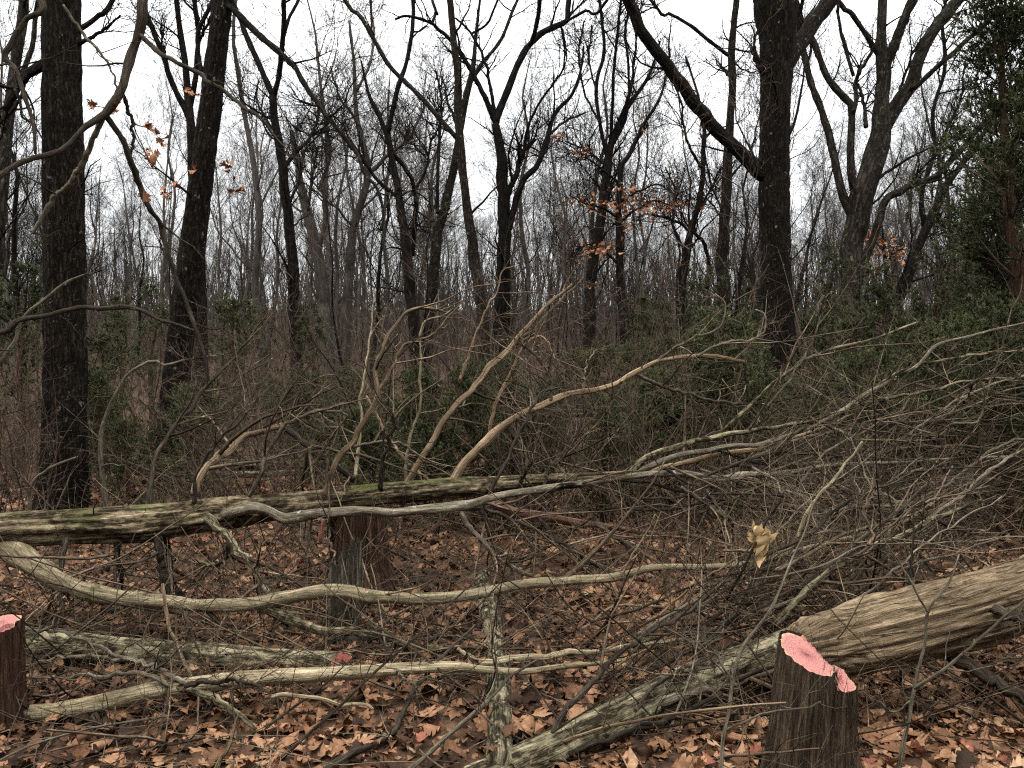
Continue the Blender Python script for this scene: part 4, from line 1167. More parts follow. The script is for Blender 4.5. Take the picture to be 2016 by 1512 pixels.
def fallen(label, trunk, mat, branches, twigspec, name='fallen_tree', sides=72, ridge=0.34, freq=34, cat='fallen tree', seed=0, twigmat=BRUSHTWIG, step=0.03, trunk_kw=None):
    """trunk [(x,y,w,d)...]; branches [(pts, mat)] with pts (x,y,w,d) or (pts,mat,d0,d1,w0,w1)"""
    tp, tr = trace(trunk, 0, n=64)
    base = tp[0]
    t = thing(name, label, cat, (base[0], base[1], gz(base[0], base[1])))
    rough_tube('trunk', tp, tr, sides, step, mat, t, ridge=ridge, freq=freq, stretch=0.05, lump=0.13, lfreq=2.6, seed=seed, **(trunk_kw or {}))
    LP, LR = [], []
    for k, b in enumerate(branches):
        if len(b) == 2: p, r = trace(b[0], 0, n=56, jit=0.007, seed=seed * 100 + k)
        else: p, r = trace(b[0], b[2], b[3], b[4], b[5], n=56, jit=0.007, seed=seed * 100 + k)
        if r.max() > 0.016:
            rough_tube('branch', p, knobbly(r, k, 0.03), 16, 0.03, b[1], t, ridge=0.16, freq=44, stretch=0.08, lump=0.42, lfreq=8.0, seed=seed + k)
        else:
            part('branch', Batch().add(*closed(p, knobbly(r, k + seed, 0.10)), 8), b[1], t)
        LP.append(p); LR.append(r)
    g = np.random.default_rng(seed + 900)
    n1, l1, l2 = twigspec
    if n1 and LP:
        A, AR = sprout(LP, LR, n1, l1 * 0.12, l1, 7, (22, 75), 0.2, 1, 0.03, 0.12, 0.6, 0.0022, g)
        B, BR = sprout(A, AR, 3.0, l2 * 0.15, l2, 5, (25, 70), 0.15, 1, 0.03, 0.15, 0.65, 0.0014, g)
        part('twigs', Batch().add(A, AR, 4).add(B, BR, 3), twigmat, t, 'stuff')
    if LP:
        big = [q for q in range(len(LP)) if LR[q].max() > 0.012]
        if big:
            Q, QR = sprout([LP[q] for q in big], [LR[q] for q in big], 5, 0.015, 0.10, 3, (45, 90), 0.05, 1, 0.1, 0.15, 0.42, 0.002, g, taper=0.75)
            part('stubs', Batch().add(Q, QR, 5), DEADDARK, t, 'stuff')
    # snapped spurs along the trunk
    S, SR = sprout(tp[None], tr[None], 22, 0.05, 0.2, 5, (50, 95), 0.05, 1, 0.05, 0.2, 0.16, 0.003, g, taper=0.5)
    part('spurs', Batch().add(S, SR, 5), DEADDARK, t, 'stuff')
    return t, tp, tr, LP, LR


def fan(n, g, sx, sy, ex, ey, ds, de, w0=(4, 9), bow=30):
    out = []
    for _ in range(n):
        a = (sx[0] + (sx[1] - sx[0]) * g.random(), sy[0] + (sy[1] - sy[0]) * g.random())
        b = (ex[0] + (ex[1] - ex[0]) * g.random(), ey[0] + (ey[1] - ey[0]) * g.random())
        f = g.random()
        pts = []
        bw = g.normal(0, bow * 1.6); d0 = ds[0] + (ds[1] - ds[0]) * g.random(); d1 = de[0] + (de[1] - de[0]) * g.random()
        w = w0[0] + (w0[1] - w0[0]) * g.random()
        for t in np.linspace(0, 1, 6):
            pts.append((a[0] + (b[0] - a[0]) * t + g.normal(0, 12), a[1] + (b[1] - a[1]) * t + bw * math.sin(math.pi * t) + g.normal(0, 11), w * (1 - 0.62 * t), d0 + (d1 - d0) * t))
        out.append((pts, (GREYSTICK, DEADDARK, TANWOOD, DEADDARK, GREYSTICK, BRUSHTWIG)[int(g.integers(6))]))
    return out


gf = np.random.default_rng(70)
A_BR = [
    # drooping pale limb along the front
    ([(-20, 1050, 50, 4.75), (30, 1088, 46, 4.7), (60, 1110, 44, 4.62), (120, 1147, 36, 4.55), (220, 1175, 32, 4.48), (340, 1190, 28, 4.38), (470, 1188, 26, 4.3), (560, 1180, 26, 4.24), (640, 1166, 27, 4.2), (750, 1175, 25, 4.2), (850, 1176, 23, 4.28), (950, 1165, 21, 4.4), (1050, 1151, 20, 4.45), (1200, 1140, 16, 4.5), (1300, 1117, 13, 4.55), (1437, 1112, 12, 4.6), (1524, 1098, 11, 4.65), (1611, 1074, 10, 4.7), (1684, 1056, 9, 4.8), (1764, 1032, 6, 4.9)], PALEWOOD),
    ([(500, 1187, 20, 4.28), (560, 1215, 20, 4.2), (640, 1240, 18, 4.12), (700, 1243, 18, 4.1), (770, 1258, 17, 4.12), (850, 1270, 15, 4.15), (970, 1277, 14, 4.2), (1040, 1292, 17, 4.2), (1100, 1296, 14, 4.2), (1170, 1285, 12, 4.25), (1250, 1265, 10, 4.3), (1330, 1245, 7, 4.35)], LICHENLOG),
    # elbowed branch in front of the log
    ([(440, 1014, 24, 5.02), (486, 1002, 24, 4.96), (514, 1001, 22, 4.94), (542, 1013, 20, 4.92), (569, 1024, 22, 4.92), (608, 1012, 20, 4.94), (700, 1005, 19, 4.98), (789, 1007, 18, 5.05), (921, 993, 18, 5.15), (962, 979, 15.6, 5.2), (1067, 965, 13.9, 5.35), (1136, 955, 13.1, 5.45), (1219, 941, 13.1, 5.6), (1275, 934, 13.1, 5.7), (1351, 932, 12.3, 5.8), (1420, 940, 11.5, 5.85), (1472, 934, 13, 5.9), (1559, 929, 11, 6.0), (1628, 917, 9, 6.0), (1698, 913, 8, 6.1), (1837, 906, 6, 6.2), (1990, 899, 4, 6.3)], GREYSTICK),
    # big limb sweeping up to the right
    ([(893, 950, 21.3, 5.6), (914, 910, 18, 5.65), (952, 875, 16.4, 5.7), (983, 844, 14.8, 5.75), (1032, 812, 13.9, 5.8), (1067, 799, 13.1, 5.85), (1119, 778, 11.5, 5.9), (1171, 767, 10.7, 5.95), (1212, 753, 9.84, 6.0), (1254, 733, 9.84, 6.05), (1292, 715, 9.02, 6.1), (1350, 702, 8.2, 6.2), (1403, 701, 7.38, 6.3), (1465, 712, 5.74, 6.4)], TANWOOD),
    ([(1254, 737), (1285, 753), (1350, 774), (1385, 785), (1455, 795)], GREYSTICK, 6.05, 6.3, 8, 4),
    ([(1292, 713), (1350, 672), (1415, 645), (1427, 600), (1400, 570)], GREYSTICK, 6.1, 6.3, 6, 3),
    ([(1372, 701), (1420, 677), (1483, 667), (1507, 649), (1505, 618), (1488, 610)], GREYSTICK, 6.2, 6.5, 6, 3),
    ([(1465, 712), (1468, 745), (1474, 785)], DEADDARK, 6.4, 6.4, 6, 3),
    ([(1049, 795), (1039, 743), (1028, 667)], GREYSTICK, 5.8, 5.7, 6, 3), ([(1084, 790), (1084, 750), (1060, 694), (1054, 649)], GREYSTICK, 5.85, 5.8, 6, 3), ([(1148, 771), (1153, 726), (1171, 688)], PALEWOOD, 5.9, 5.9, 4.8, 2.8),
    ([(962, 975), (1001, 899), (1039, 819), (1049, 795), (1067, 774), (1100, 762)], DEADDARK, 5.2, 5.5, 7, 4), ([(1070, 957), (1084, 917), (1112, 885), (1146, 837), (1185, 778)], DEADDARK, 5.4, 5.7, 6, 3), ([(1074, 935), (1095, 912), (1116, 888)], TANWOOD, 5.9, 5.8, 10.4, 6.3),
    ([(1022, 958), (1035, 930), (1048, 908)], DEADDARK, 5.6, 5.5, 8, 4),
    # broken brown limb and the dark uprights along the log
    ([(382, 975, 16.4, 5.1), (399, 928, 15.6, 5.2), (427, 903, 16.4, 5.3), (462, 875, 13.1, 5.4), (497, 854, 11.5, 5.5), (556, 838, 9.84, 5.6)], TANWOOD),
    ([(382, 990), (385, 944), (399, 906), (424, 875), (476, 826), (510, 780)], DEADDARK, 5.0, 5.0, 9, 3),
    ([(490, 978, 9.84, 5.05), (514, 931, 9.02, 5.05), (524, 889, 8.2, 5.1), (556, 847, 8.2, 5.1), (601, 816, 7.38, 5.1), (635, 809, 7.38, 5.15), (674, 812, 5.74, 5.2)], GREYSTICK),
    ([(674, 812), (682, 822), (660, 850), (640, 880)], GREYSTICK, 5.2, 5.3, 5, 3),
    ([(559, 840), (597, 872), (635, 899), (694, 944)], DEADDARK, 5.6, 5.4, 13, 12),
    ([(293, 1000, 14, 5.0), (302, 917, 9.84, 5.1), (319, 875, 9.02, 5.2), (365, 816, 8.2, 5.3), (403, 764, 7.38, 5.4), (427, 736, 6.56, 5.4), (462, 701, 4.92, 5.5), (493, 663, 4.1, 5.5), (521, 622, 2.46, 5.5)], DEADDARK),
    ([(640, 975, 13.9, 5.2), (655, 925, 12.3, 5.2), (671, 899, 11.5, 5.25), (702, 858, 10.7, 5.3), (719, 823, 9.84, 5.3), (744, 771, 9.02, 5.35), (739, 726, 8.2, 5.4), (747, 698, 8.2, 5.4), (765, 660, 7.38, 5.45), (789, 625, 6.56, 5.5), (813, 608, 6.56, 5.5), (844, 607, 5.74, 5.5), (879, 615, 3.28, 5.5)], TANWOOD),
    ([(744, 771), (772, 726), (789, 688), (803, 674), (844, 660), (872, 635), (915, 590)], TANWOOD, 5.35, 5.7, 7.2, 2.1),
    ([(749, 966), (754, 910), (772, 854), (777, 823), (761, 802), (744, 785)], DEADDARK, 5.3, 5.2, 10, 5),
    ([(799, 955, 12.3, 5.9), (831, 899, 11.5, 6.0), (851, 868, 11.5, 6.1), (880, 820, 11.5, 6.2), (938, 757, 12.3, 6.4), (962, 722, 13.1, 6.5), (997, 694, 11.5, 6.6), (1032, 653, 9.02, 6.7), (1074, 604, 7.38, 6.8), (1126, 559, 4.92, 6.9)], TANWOOD),
    ([(948, 746), (990, 698), (1025, 668), (1060, 639), (1100, 595), (1150, 545)], TANWOOD, 6.6, 7.0, 10.4, 2.1),
    ([(799, 955), (800, 905), (806, 861), (827, 812), (827, 760), (829, 708), (827, 667), (837, 632), (872, 622), (893, 608)], PALEWOOD, 6.0, 6.2, 7.2, 2.8),
    ([(700, 940), (712, 819), (709, 788), (719, 726), (730, 656), (733, 615), (740, 569)], PALEWOOD, 6.2, 6.6, 7.2, 2.1),
    ([(905, 750), (928, 684), (938, 653), (956, 615), (980, 569), (990, 535), (1011, 524)], TANWOOD, 6.4, 6.6, 7.2, 2.1),
    ([(960, 880), (975, 800), (1008, 726), (1025, 691), (1042, 670), (1067, 663), (1080, 678)], TANWOOD, 6.4, 6.4, 8.8, 3.5),
    ([(690, 880), (760, 870), (800, 880), (830, 905)], GREYSTICK, 5.8, 5.8, 6, 4),
    ([(720, 780), (760, 850), (790, 900), (850, 950)], TANWOOD, 6.2, 6.1, 5.6, 5.6),
    # lower branches
    ([(309, 1055), (318, 1110), (330, 1174)], DEADDARK, 4.9, 4.9, 19, 15), ([(229, 1055), (234, 1100), (240, 1145)], DEADDARK, 4.85, 4.9, 13, 9), ([(320, 1040), (335, 1110), (349, 1178)], DEADDARK, 5.0, 5.1, 11, 8),
    ([(408, 1018), (430, 1040), (451, 1060), (486, 1108), (510, 1140), (531, 1171)], LICHENLOG, 4.95, 4.55, 18, 12), ([(452, 1062), (447, 1095), (425, 1113), (400, 1110), (388, 1100)], LICHENLOG, 4.95, 5.0, 12, 6),
    ([(130, 1060), (125, 1090), (117, 1140), (125, 1230)], DEADDARK, 4.7, 4.4, 12, 8), ([(907, 1008), (928, 1046), (956, 1070), (980, 1101), (1018, 1122), (1049, 1133)], GREYSTICK, 5.15, 4.9, 11, 7),
    ([(952, 1000), (1032, 1032), (1084, 1056), (1136, 1088), (1205, 1129)], DEADDARK, 5.2, 4.7, 8, 6), ([(945, 1000), (960, 1040), (975, 1080), (990, 1090)], DEADDARK, 5.2, 5.2, 10, 6),
    ([(1060, 1020), (1095, 1060), (1136, 1088), (1200, 1130)], DEADDARK, 5.5, 5.2, 9, 5), ([(1171, 1029), (1223, 1063), (1268, 1091), (1310, 1112)], GREYSTICK, 5.6, 5.3, 8, 5),
    ([(640, 1005), (645, 1040), (655, 1090), (664, 1122)], PALEWOOD, 5.0, 4.95, 6.4, 4.2),
    # crown stems fanning right
    ([(1237, 935), (1275, 899), (1350, 875), (1403, 861), (1490, 847), (1604, 833), (1663, 854), (1698, 866), (1805, 868)], LICHENLOG, 5.8, 6.2, 13, 4),
    ([(1240, 938), (1316, 903), (1420, 882), (1507, 872), (1594, 840), (1663, 806), (1715, 771), (1802, 722), (1844, 680), (1906, 663), (2016, 635)], GREYSTICK, 5.8, 6.4, 12, 4),
    ([(1230, 940), (1316, 920), (1368, 906), (1472, 885), (1611, 847), (1680, 815)], TANWOOD, 6.0, 6.3, 12.8, 4.9),
    ([(1413, 858), (1490, 785), (1559, 726), (1594, 705), (1639, 687), (1681, 677), (1733, 663), (1809, 632)], LICHENLOG, 6.0, 6.2, 8, 4),
    ([(1510, 802), (1573, 722), (1611, 639), (1611, 601), (1625, 580)], GREYSTICK, 6.0, 6.1, 5, 3), ([(1660, 815), (1764, 736), (1861, 708), (1924, 698), (2016, 689)], LICHENLOG, 6.2, 6.4, 7, 4),
    ([(1720, 900), (1819, 837), (1872, 795), (1958, 757), (2030, 735)], GREYSTICK, 6.2, 6.4, 7, 4), ([(1594, 838), (1680, 800), (1800, 775), (1900, 750), (2030, 742)], LICHENLOG, 6.1, 6.5, 7, 4),
    ([(1764, 1007), (1854, 962), (1924, 910), (1969, 878), (2030, 860)], GREYSTICK, 5.2, 5.6, 8, 5), ([(1800, 1045), (1830, 1021), (1906, 965), (1976, 906), (2030, 880)], GREYSTICK, 5.0, 5.4, 8, 5),
    ([(1450, 935), (1540, 960), (1640, 985), (1760, 1000)], TANWOOD, 5.9, 5.8, 6.4, 2.8), ([(1340, 960), (1420, 1010), (1470, 1040), (1530, 1050)], GREYSTICK, 5.6, 5.5, 9, 4),
]
A_BR += fan(11, gf, (1280, 1560), (880, 960), (1850, 2120), (640, 960), (5.6, 6.4), (5.6, 7.4), (4, 8), 26)
A_BR += fan(16, gf, (1380, 1900), (860, 1010), (1500, 2120), (640, 1000), (5.2, 7.2), (5.0, 7.6), (3, 6), 26)
A_BR += fan(16, gf, (1150, 1500), (930, 1000), (1500, 1900), (960, 1120), (5.4, 6.2), (5.0, 5.8), (4, 8), 20)
LOGA, LAp, LAr, LABp, LABr = fallen('long mossy fallen trunk with sweeping bare limbs, propped up on a red-brown stump', [(-260, 1075, 64, 4.6), (0, 1046, 68, 4.75), (130, 1038, 66, 4.82), (300, 1029, 68, 4.95), (400, 1015, 60, 5.05), (520, 1000, 52, 5.12), (640, 986, 46, 5.2), (780, 972, 44, 5.4), (900, 960, 39, 5.6), (1000, 952, 30, 5.8), (1100, 944, 24, 6.0), (1240, 934, 17, 6.2), (1330, 920, 13, 6.35)],
       MOSSLOG, A_BR, (9, 1.25, 0.5), seed=11)

B_BR = [([(1524, 1232), (1580, 1174), (1628, 1133), (1698, 1091), (1767, 1056), (1837, 1022), (1930, 985)], LICHENLOG, 4.0, 4.6, 14, 8), ([(1420, 1233), (1524, 1181), (1576, 1154), (1646, 1101), (1767, 1004), (1830, 950)], DEADDARK, 4.0, 4.6, 8, 5),
        ([(1080, 1485), (1091, 1438), (1115, 1397), (1150, 1362), (1205, 1299), (1275, 1247), (1341, 1213), (1420, 1150)], DEADDARK, 3.05, 3.9, 14, 6), ([(1250, 1400), (1290, 1350), (1350, 1316), (1440, 1270)], DEADDARK, 3.2, 3.6, 9, 5),
        ([(1300, 1385), (1420, 1345), (1500, 1325), (1560, 1310)], GREYSTICK, 3.3, 3.75, 22, 18), ([(1120, 1485), (1230, 1440), (1330, 1410), (1420, 1365)], DEADDARK, 3.05, 3.3, 12, 9)]
B_BR += fan(13, gf, (1380, 1600), (1100, 1290), (1850, 2120), (890, 1110), (3.9, 4.6), (4.2, 5.6), (4, 9), 18)
B_BR += fan(18, gf, (1400, 1950), (980, 1240), (1450, 2120), (860, 1150), (3.9, 5.2), (4.1, 5.6), (3, 7), 22)
B_BR += fan(18, gf, (1150, 1400), (1190, 1330), (1500, 1760), (1040, 1180), (3.6, 4.3), (4.2, 4.8), (4, 8), 18)
fallen('lichen-covered pole with a brushy crown slanting past the pink-cut stump', [(930, 1552, 80, 2.95), (1080, 1483, 76, 3.1), (1200, 1425, 72, 3.25), (1316, 1367, 69, 3.42), (1420, 1322, 64, 3.6), (1500, 1290, 60, 3.75), (1570, 1262, 56, 3.85), (1650, 1225, 50, 3.95)],
       LICHENLOG, B_BR, (8, 1.0, 0.42), seed=12, freq=34)

C_BR = [([(1870, 1285, 30, 3.6), (1892, 1303, 28, 3.55), (1941, 1334, 24, 3.5), (2016, 1376, 20, 3.4), (2090, 1420, 16, 3.3)], DEADDARK), ([(1960, 1200, 20, 3.5), (2000, 1215, 16, 3.4), (2050, 1230, 14, 3.3)], DEADDARK)]
CED, Cp, Cr, _, _ = fallen('thick freshly felled cedar trunk with stringy tan bark lying behind its stump', [(1568, 1283, 84, 3.5), (1592, 1280, 108, 3.51), (1630, 1273, 124, 3.53), (1700, 1258, 130, 3.56), (1800, 1232, 132, 3.6), (1900, 1205, 132, 3.65), (2016, 1170, 130, 3.7), (2160, 1130, 124, 3.75), (2400, 1075, 108, 3.9)],
       CEDARBARK, C_BR, (5, 0.4, 0.2), seed=13, sides=110, ridge=0.42, freq=46, step=0.02)
def bark_strips(t, tp, tr, n, g, mat):
    i = g.integers(0, len(tp) - 8, n); a = g.random(n) * 6.28
    m = 6; st = np.empty((n, m, 3))
    for q in range(n):
        ln = int(g.integers(3, 8)); lift = g.random() * 0.02
        idx = np.linspace(i[q], i[q] + ln * 0.9, m)
        for k_, x in enumerate(idx):
            j = int(x); f = x - j
            c = tp[j] * (1 - f) + tp[j + 1] * f; T = norm(tp[j + 1] - tp[j])
            N = norm(np.array([0, 0, 1.0]) - T[2] * T); Bv = np.cross(T, N)
            aa = a[q] + 0.04 * k_
            st[q, k_] = c + (N * math.cos(aa) + Bv * math.sin(aa)) * (tr[j] * 1.0 + lift * (k_ / m) ** 2) + g.normal(0, 0.0015, 3)
    part('bark_strips', Batch().add(st, np.full((n, m), 0.0022) * np.linspace(1, 0.5, m), 4), mat, t, 'stuff')


bark_strips(CED, Cp, Cr, 260, np.random.default_rng(4), CEDARBARK)
cut_disc('cut_face', Cp[0] + (Cp[0] - Cp[1]) * 0.05, Cp[0] - Cp[1], Cr[0] * 0.97, CUTRED, [c for c in CED.children if c.name.startswith('trunk')][0], None, 3)

E_BR = [([(945, 1306), (997, 1299), (1049, 1296), (1119, 1286), (1223, 1275), (1350, 1258)], PALEWOOD, 3.62, 4.0, 14, 7),
        ([(330, 1352, 15, 3.55), (365, 1355, 15, 3.5), (417, 1376, 15, 3.42), (462, 1400, 14, 3.35), (503, 1435, 7, 3.28)], LICHENLOG), ([(149, 1412), (152, 1440), (156, 1466)], DEADDARK, 3.45, 3.42, 11, 8), ([(181, 1408), (200, 1438), (222, 1468)], DEADDARK, 3.45, 3.4, 15, 10),
        ([(243, 1296), (295, 1310), (347, 1338), (365, 1348)], GREYSTICK, 3.6, 3.5, 8, 11), ([(20, 1240), (104, 1244), (174, 1261), (222, 1289), (243, 1296)], GREYSTICK, 3.65, 3.6, 5, 8), ([(-40, 1375), (0, 1355), (69, 1334), (156, 1332), (243, 1324), (295, 1331), (333, 1348)], GREYSTICK, 3.5, 3.5, 5, 10),
        ([(28, 1320), (104, 1299), (174, 1292), (243, 1296)], GREYSTICK, 3.6, 3.6, 5, 7), ([(365, 1350), (420, 1340), (480, 1343), (530, 1362)], DEADDARK, 3.45, 3.4, 12, 5), ([(780, 1320), (800, 1340), (830, 1362)], GREYSTICK, 3.55, 3.5, 7, 3)]
fallen('pale barkless pole resting on the leaves in front of the pink-ended log', [(-60, 1412, 28, 3.46), (28, 1404, 30, 3.48), (87, 1403, 32, 3.5), (174, 1390, 34, 3.5), (260, 1370, 33, 3.52), (305, 1359, 33, 3.53), (365, 1351, 32, 3.54), (486, 1338, 32, 3.55), (590, 1330, 30, 3.56), (700, 1323, 27, 3.57), (772, 1318, 25, 3.58), (893, 1313, 21, 3.6), (945, 1318, 16, 3.6), (1030, 1322, 13, 3.65), (1101, 1313, 11, 3.7), (1230, 1300, 7, 3.85)],
       PALEWOOD, E_BR, (6, 0.35, 0.2), seed=14, sides=44, ridge=0.16, freq=36, cat='pole', name='fallen_pole', step=0.025)


def plain_log(label, pts, mat, name='log', cat='log', cut_end=False, cut_mat=None, ridge=0.25, sides=40, seed=0, twig=None):
    tp, tr = trace(pts, 0, n=48)
    t = thing(name, label, cat, tp[0])
    cutn = norm(norm(tp[-1] - tp[-2]) + np.array([0.1, -1.0, 0.15]))
    trunk_o = rough_tube('trunk', tp, tr, sides, 0.02, mat, t, ridge=ridge, freq=34, stretch=0.08, lump=0.18, lfreq=4.0, seed=seed, end_cut=cutn if cut_end else None)
    if cut_end:
        cut_disc('cut_face', tp[-1] + cutn * 0.002, cutn, tr[-1] * 1.36, cut_mat, trunk_o, None, seed, 0.72)
    g = np.random.default_rng(seed + 5)
    S, SR = sprout(tp[None], tr[None], 8, 0.05, 0.2, 5, (50, 95), 0.05, 1, 0.1, 0.2, 0.15, 0.002, g, taper=0.5)
    part('spurs', Batch().add(S, SR, 5), DEADDARK, t, 'stuff')
    return t


plain_log('sawn log with a round pink end lying on the leaves by the grey snag', [(40, 1262, 56, 4.2), (150, 1270, 54, 4.17), (250, 1282, 52, 4.14), (400, 1291, 47, 4.1), (550, 1298, 41, 4.05), (672, 1301, 34, 3.98)], LICHENLOG, cut_end=True, cut_mat=CUTRED, seed=31)
plain_log('smooth greenish grey log lying lengthwise under the crossing branches', [(x, y, w, (1.55 - 0.075) * F_PX / (y - 720)) for x, y, w in ((948, 1138, 36), (962, 1195, 40), (973, 1265, 44), (981, 1340, 48), (984, 1420, 51), (985, 1505, 54))], LICHENLOG, ridge=0.10, seed=32)


def leaves_on_log():
    g = np.random.default_rng(321)
    for x, y in ((962, 1190), (990, 1262), (966, 1300), (1002, 1372), (972, 1395), (996, 1440), (965, 1470), (1012, 1300), (952, 1250), (1016, 1420), (946, 1345)):
        p = P(x, y, (1.55 - 0.125) * F_PX / (y - 720))
        o = obj('leaf', LEAFMESH[int(g.integers(len(LEAFMESH)))], FLOOR)
        s_ = 0.08 + 0.05 * g.random()
        o.matrix_local = Matrix.Translation(Vector(p)) @ Matrix(rot_mats(g, 1, 0.3)[0].tolist()).to_4x4() @ Matrix.Diagonal((s_, s_, s_, 1))


leaves_on_log()
plain_log('torn reddish log end poking out from under the long mossy trunk', [(970, 992, 20, 6.0), (1018, 1010, 20, 6.1), (1060, 1015, 18, 6.2), (1136, 1029, 15, 6.3), (1192, 1036, 12, 6.3), (1285, 1050, 9, 6.4), (1360, 1062, 5, 6.5)], REDWOOD, sides=24, seed=33)
plain_log('dark mossy log lying far behind the long trunk near the leaning oak', [(160, 900, 20, 10.2), (330, 912, 24, 10.0), (500, 915, 22, 9.8), (640, 912, 18, 9.6)], MOSSLOG, sides=24, seed=34)
plain_log('thin grey log lying on the ground behind the broken brown limb', [(350, 930, 12, 9.2), (460, 935, 13, 9.1), (600, 930, 12, 9.0)], LICHENLOG, sides=20, seed=35)

# ------------------------------------------------------------------ stumps
def stump(label, base, R, H, mat, cutmat, top_fn, seed=0, lean=(0, 0), flare=0.25, lobes=0.08, name='tree_stump', sides=120, rows=50, ridge=0.022, cut=True, freq=40, shreds=190, fall=0.12, into=None):
    """base: ground point; top_fn(u,v)->height in metres for unit disc point (u right, v away)"""
    g = np.random.default_rng(seed)
    t = into or thing(name, label, 'stump', base)
    shift = (np.array(base, float) - world_loc(t)) if into else np.zeros(3)
    th = np.linspace(0, 2 * math.pi, sides, endpoint=False)
    lob = sum(g.normal(0, lobes / (k ** 0.6)) * np.cos(k * th + g.random() * 6.28) for k in range(2, 7))
    def radius(z):
        return R * (1 + flare * np.exp(-np.clip(z, 0, None) / fall))
    def xy(f, z, a, l):
        r = radius(z) * f * (1 + l)
        return r * np.cos(a) + lean[0] * z, r * np.sin(a) + lean[1] * z
    top = np.array([top_fn(math.cos(a), math.sin(a)) for a in th])
    zz = np.linspace(0, 1, rows)
    V = np.zeros((rows, sides, 3)); tc = np.zeros((rows, sides, 3))
    for i, s in enumerate(zz):
        z = -0.12 + (top + 0.12) * s
        q = np.stack([np.cos(th) * R * freq, np.sin(th) * R * freq, z * freq * 0.05], 1)
        d = (np.abs(2 * vnoise(q, seed) - 1) - 0.4) * ridge + (np.abs(2 * vnoise(q * np.array([2.6, 2.6, 1.5]), seed + 1) - 1) - 0.4) * ridge * 0.5
        x, y = xy(1 + d / R, z, th, lob * (0.6 + 0.4 * s))
        V[i] = np.stack([x, y, z], 1); tc[i] = np.stack([np.cos(th) * R, np.sin(th) * R, z], 1)
    idx = np.arange(rows * sides).reshape(rows, sides)
    Fq = np.stack([idx[:-1], np.roll(idx, -1, 1)[:-1], np.roll(idx, -1, 1)[1:], idx[1:]], -1).reshape(-1, 4)
    obj('bark', make_mesh('bark', V.reshape(-1, 3) + shift, Fq, tc.reshape(-1, 3), np.full(rows * sides, 0.5), True, mat), t)
    # top surface
    rings = 22
    W, tw = [], []
    for i in range(rings + 1):
        f = i / rings
        for j in range(sides):
            u, v = f * math.cos(th[j]), f * math.sin(th[j])
            z = top_fn(u, v) - 0.007
            zt = z + g.normal(0, 0.0008)
            if i == rings:
                cxy = np.array([lean[0], lean[1]]) * V[-1, j, 2]
                W.append(np.append(cxy + (V[-1, j, :2] - cxy) * 0.945, V[-1, j, 2] - 0.010))
            else:
                x, y = xy(f * 0.945, z, th[j], lob[j]); W.append((x, y, zt))
            tw.append((u, v, f))
    Fq = [(i * sides + j, i * sides + (j + 1) % sides, (i + 1) * sides + (j + 1) % sides, (i + 1) * sides + j) for i in range(rings) for j in range(sides)]
    obj('cut_face', make_mesh('cut_face', np.array(W) + shift, Fq, tw, np.zeros(len(W)), False, cutmat), t)
    # loose bark fibres
    n = shreds
    a = g.random(n) * 6.28; z = 0.05 + (H - 0.03) * g.random(n)
    l = np.interp(a, th, lob)
    x, y = xy(1.0, z, a, l)
    st = np.empty((n, 5, 3)); st[:, 0] = np.stack([x, y, z], 1)
    D = norm(np.stack([np.cos(a) * 0.25, np.sin(a) * 0.25, np.where(g.random(n) < 0.6, -1.0, 1.0)], 1))
    ln = 0.03 + 0.09 * g.random(n)
    for s in range(1, 5):
        D = norm(D + g.normal(0, 0.16, (n, 3))); st[:, s] = st[:, s - 1] + D * (ln / 4)[:, None]
    B = Batch().add(st, np.full((n, 5), 0.0011) * np.linspace(1, 0.4, 5), 3)
    V2, F2, t2, r2 = B.arrays()
    obj('bark_shreds', make_mesh('bark_shreds', V2 + shift, F2, t2, r2, True, mat), t, 'stuff')
    return t


def right_top(u, v):
    # slanted saw facet; behind its straight back edge the wood tore lower
    line = u - (0.711 - 0.538 * v)
    jag = vnoise(np.array([[u * 13, v * 13, 1.0]]), 2)[0]
    if line > 0: return 0.385 + 0.05 * jag
    return 0.472 - 0.040 * u + 0.040 * v + (0.012 * jag if line > -0.06 else 0)


def side_top(u, v):
    jag = vnoise(np.array([[u * 7, v * 7, 2.0]]), 3)[0]
    if u < -0.35: return 0.365 + 0.075 * jag          # splintered hinge
    return 0.396 - 0.012 * u + 0.03 * v


sb = P(1568, 1540, 3.02)
STUMP = stump('sawn cedar stump of two joined stems with bright pink slanted tops', (sb[0], 3.02, gz(sb[0], 3.02)), 0.102, 0.44, STUMPBARK, CUT, right_top, 51, lean=(0.075, 0.0), flare=0.42, lobes=0.06, fall=0.28)
s2 = P(1637, 1540, 2.99)
stump('', (s2[0], 2.99, gz(s2[0], 2.99)), 0.060, 0.38, STUMPBARK, CUT, side_top, 57, lean=(0.05, 0.0), flare=0.45, lobes=0.12, fall=0.25, shreds=260, into=STUMP)
lb = P(-6, 1440, 3.45)
stump('low sawn cedar stump with an orange-pink top at the tip of the pale pole', (lb[0], 3.45, gz(lb[0], 3.45)), 0.105, 0.47, REDSTUMP, CUT, lambda u, v: 0.462 + 0.012 * u + 0.010 * v - (0.02 if (u > 0.55 and v < -0.2) else 0), 52, flare=0.2)
mb = P(702, 1190, 5.36)
stump('wide shaggy red-brown cedar stump propping up the long mossy trunk', (mb[0], 5.36, gz(mb[0], 5.36)), 0.150, 0.6, REDSTUMP, CUTRED, lambda u, v: 0.60 - 0.03 * u + (0.0 if u > -0.5 else -0.07) + 0.015 * math.sin(9 * u + 4 * v), 53, flare=0.62, lobes=0.16, ridge=0.04, shreds=420, fall=0.30)
chip = thing('wood_chip', 'small red splinter of cedar wood hanging at the edge of the wide stump', 'wood chip', P(632, 1050, 5.12))
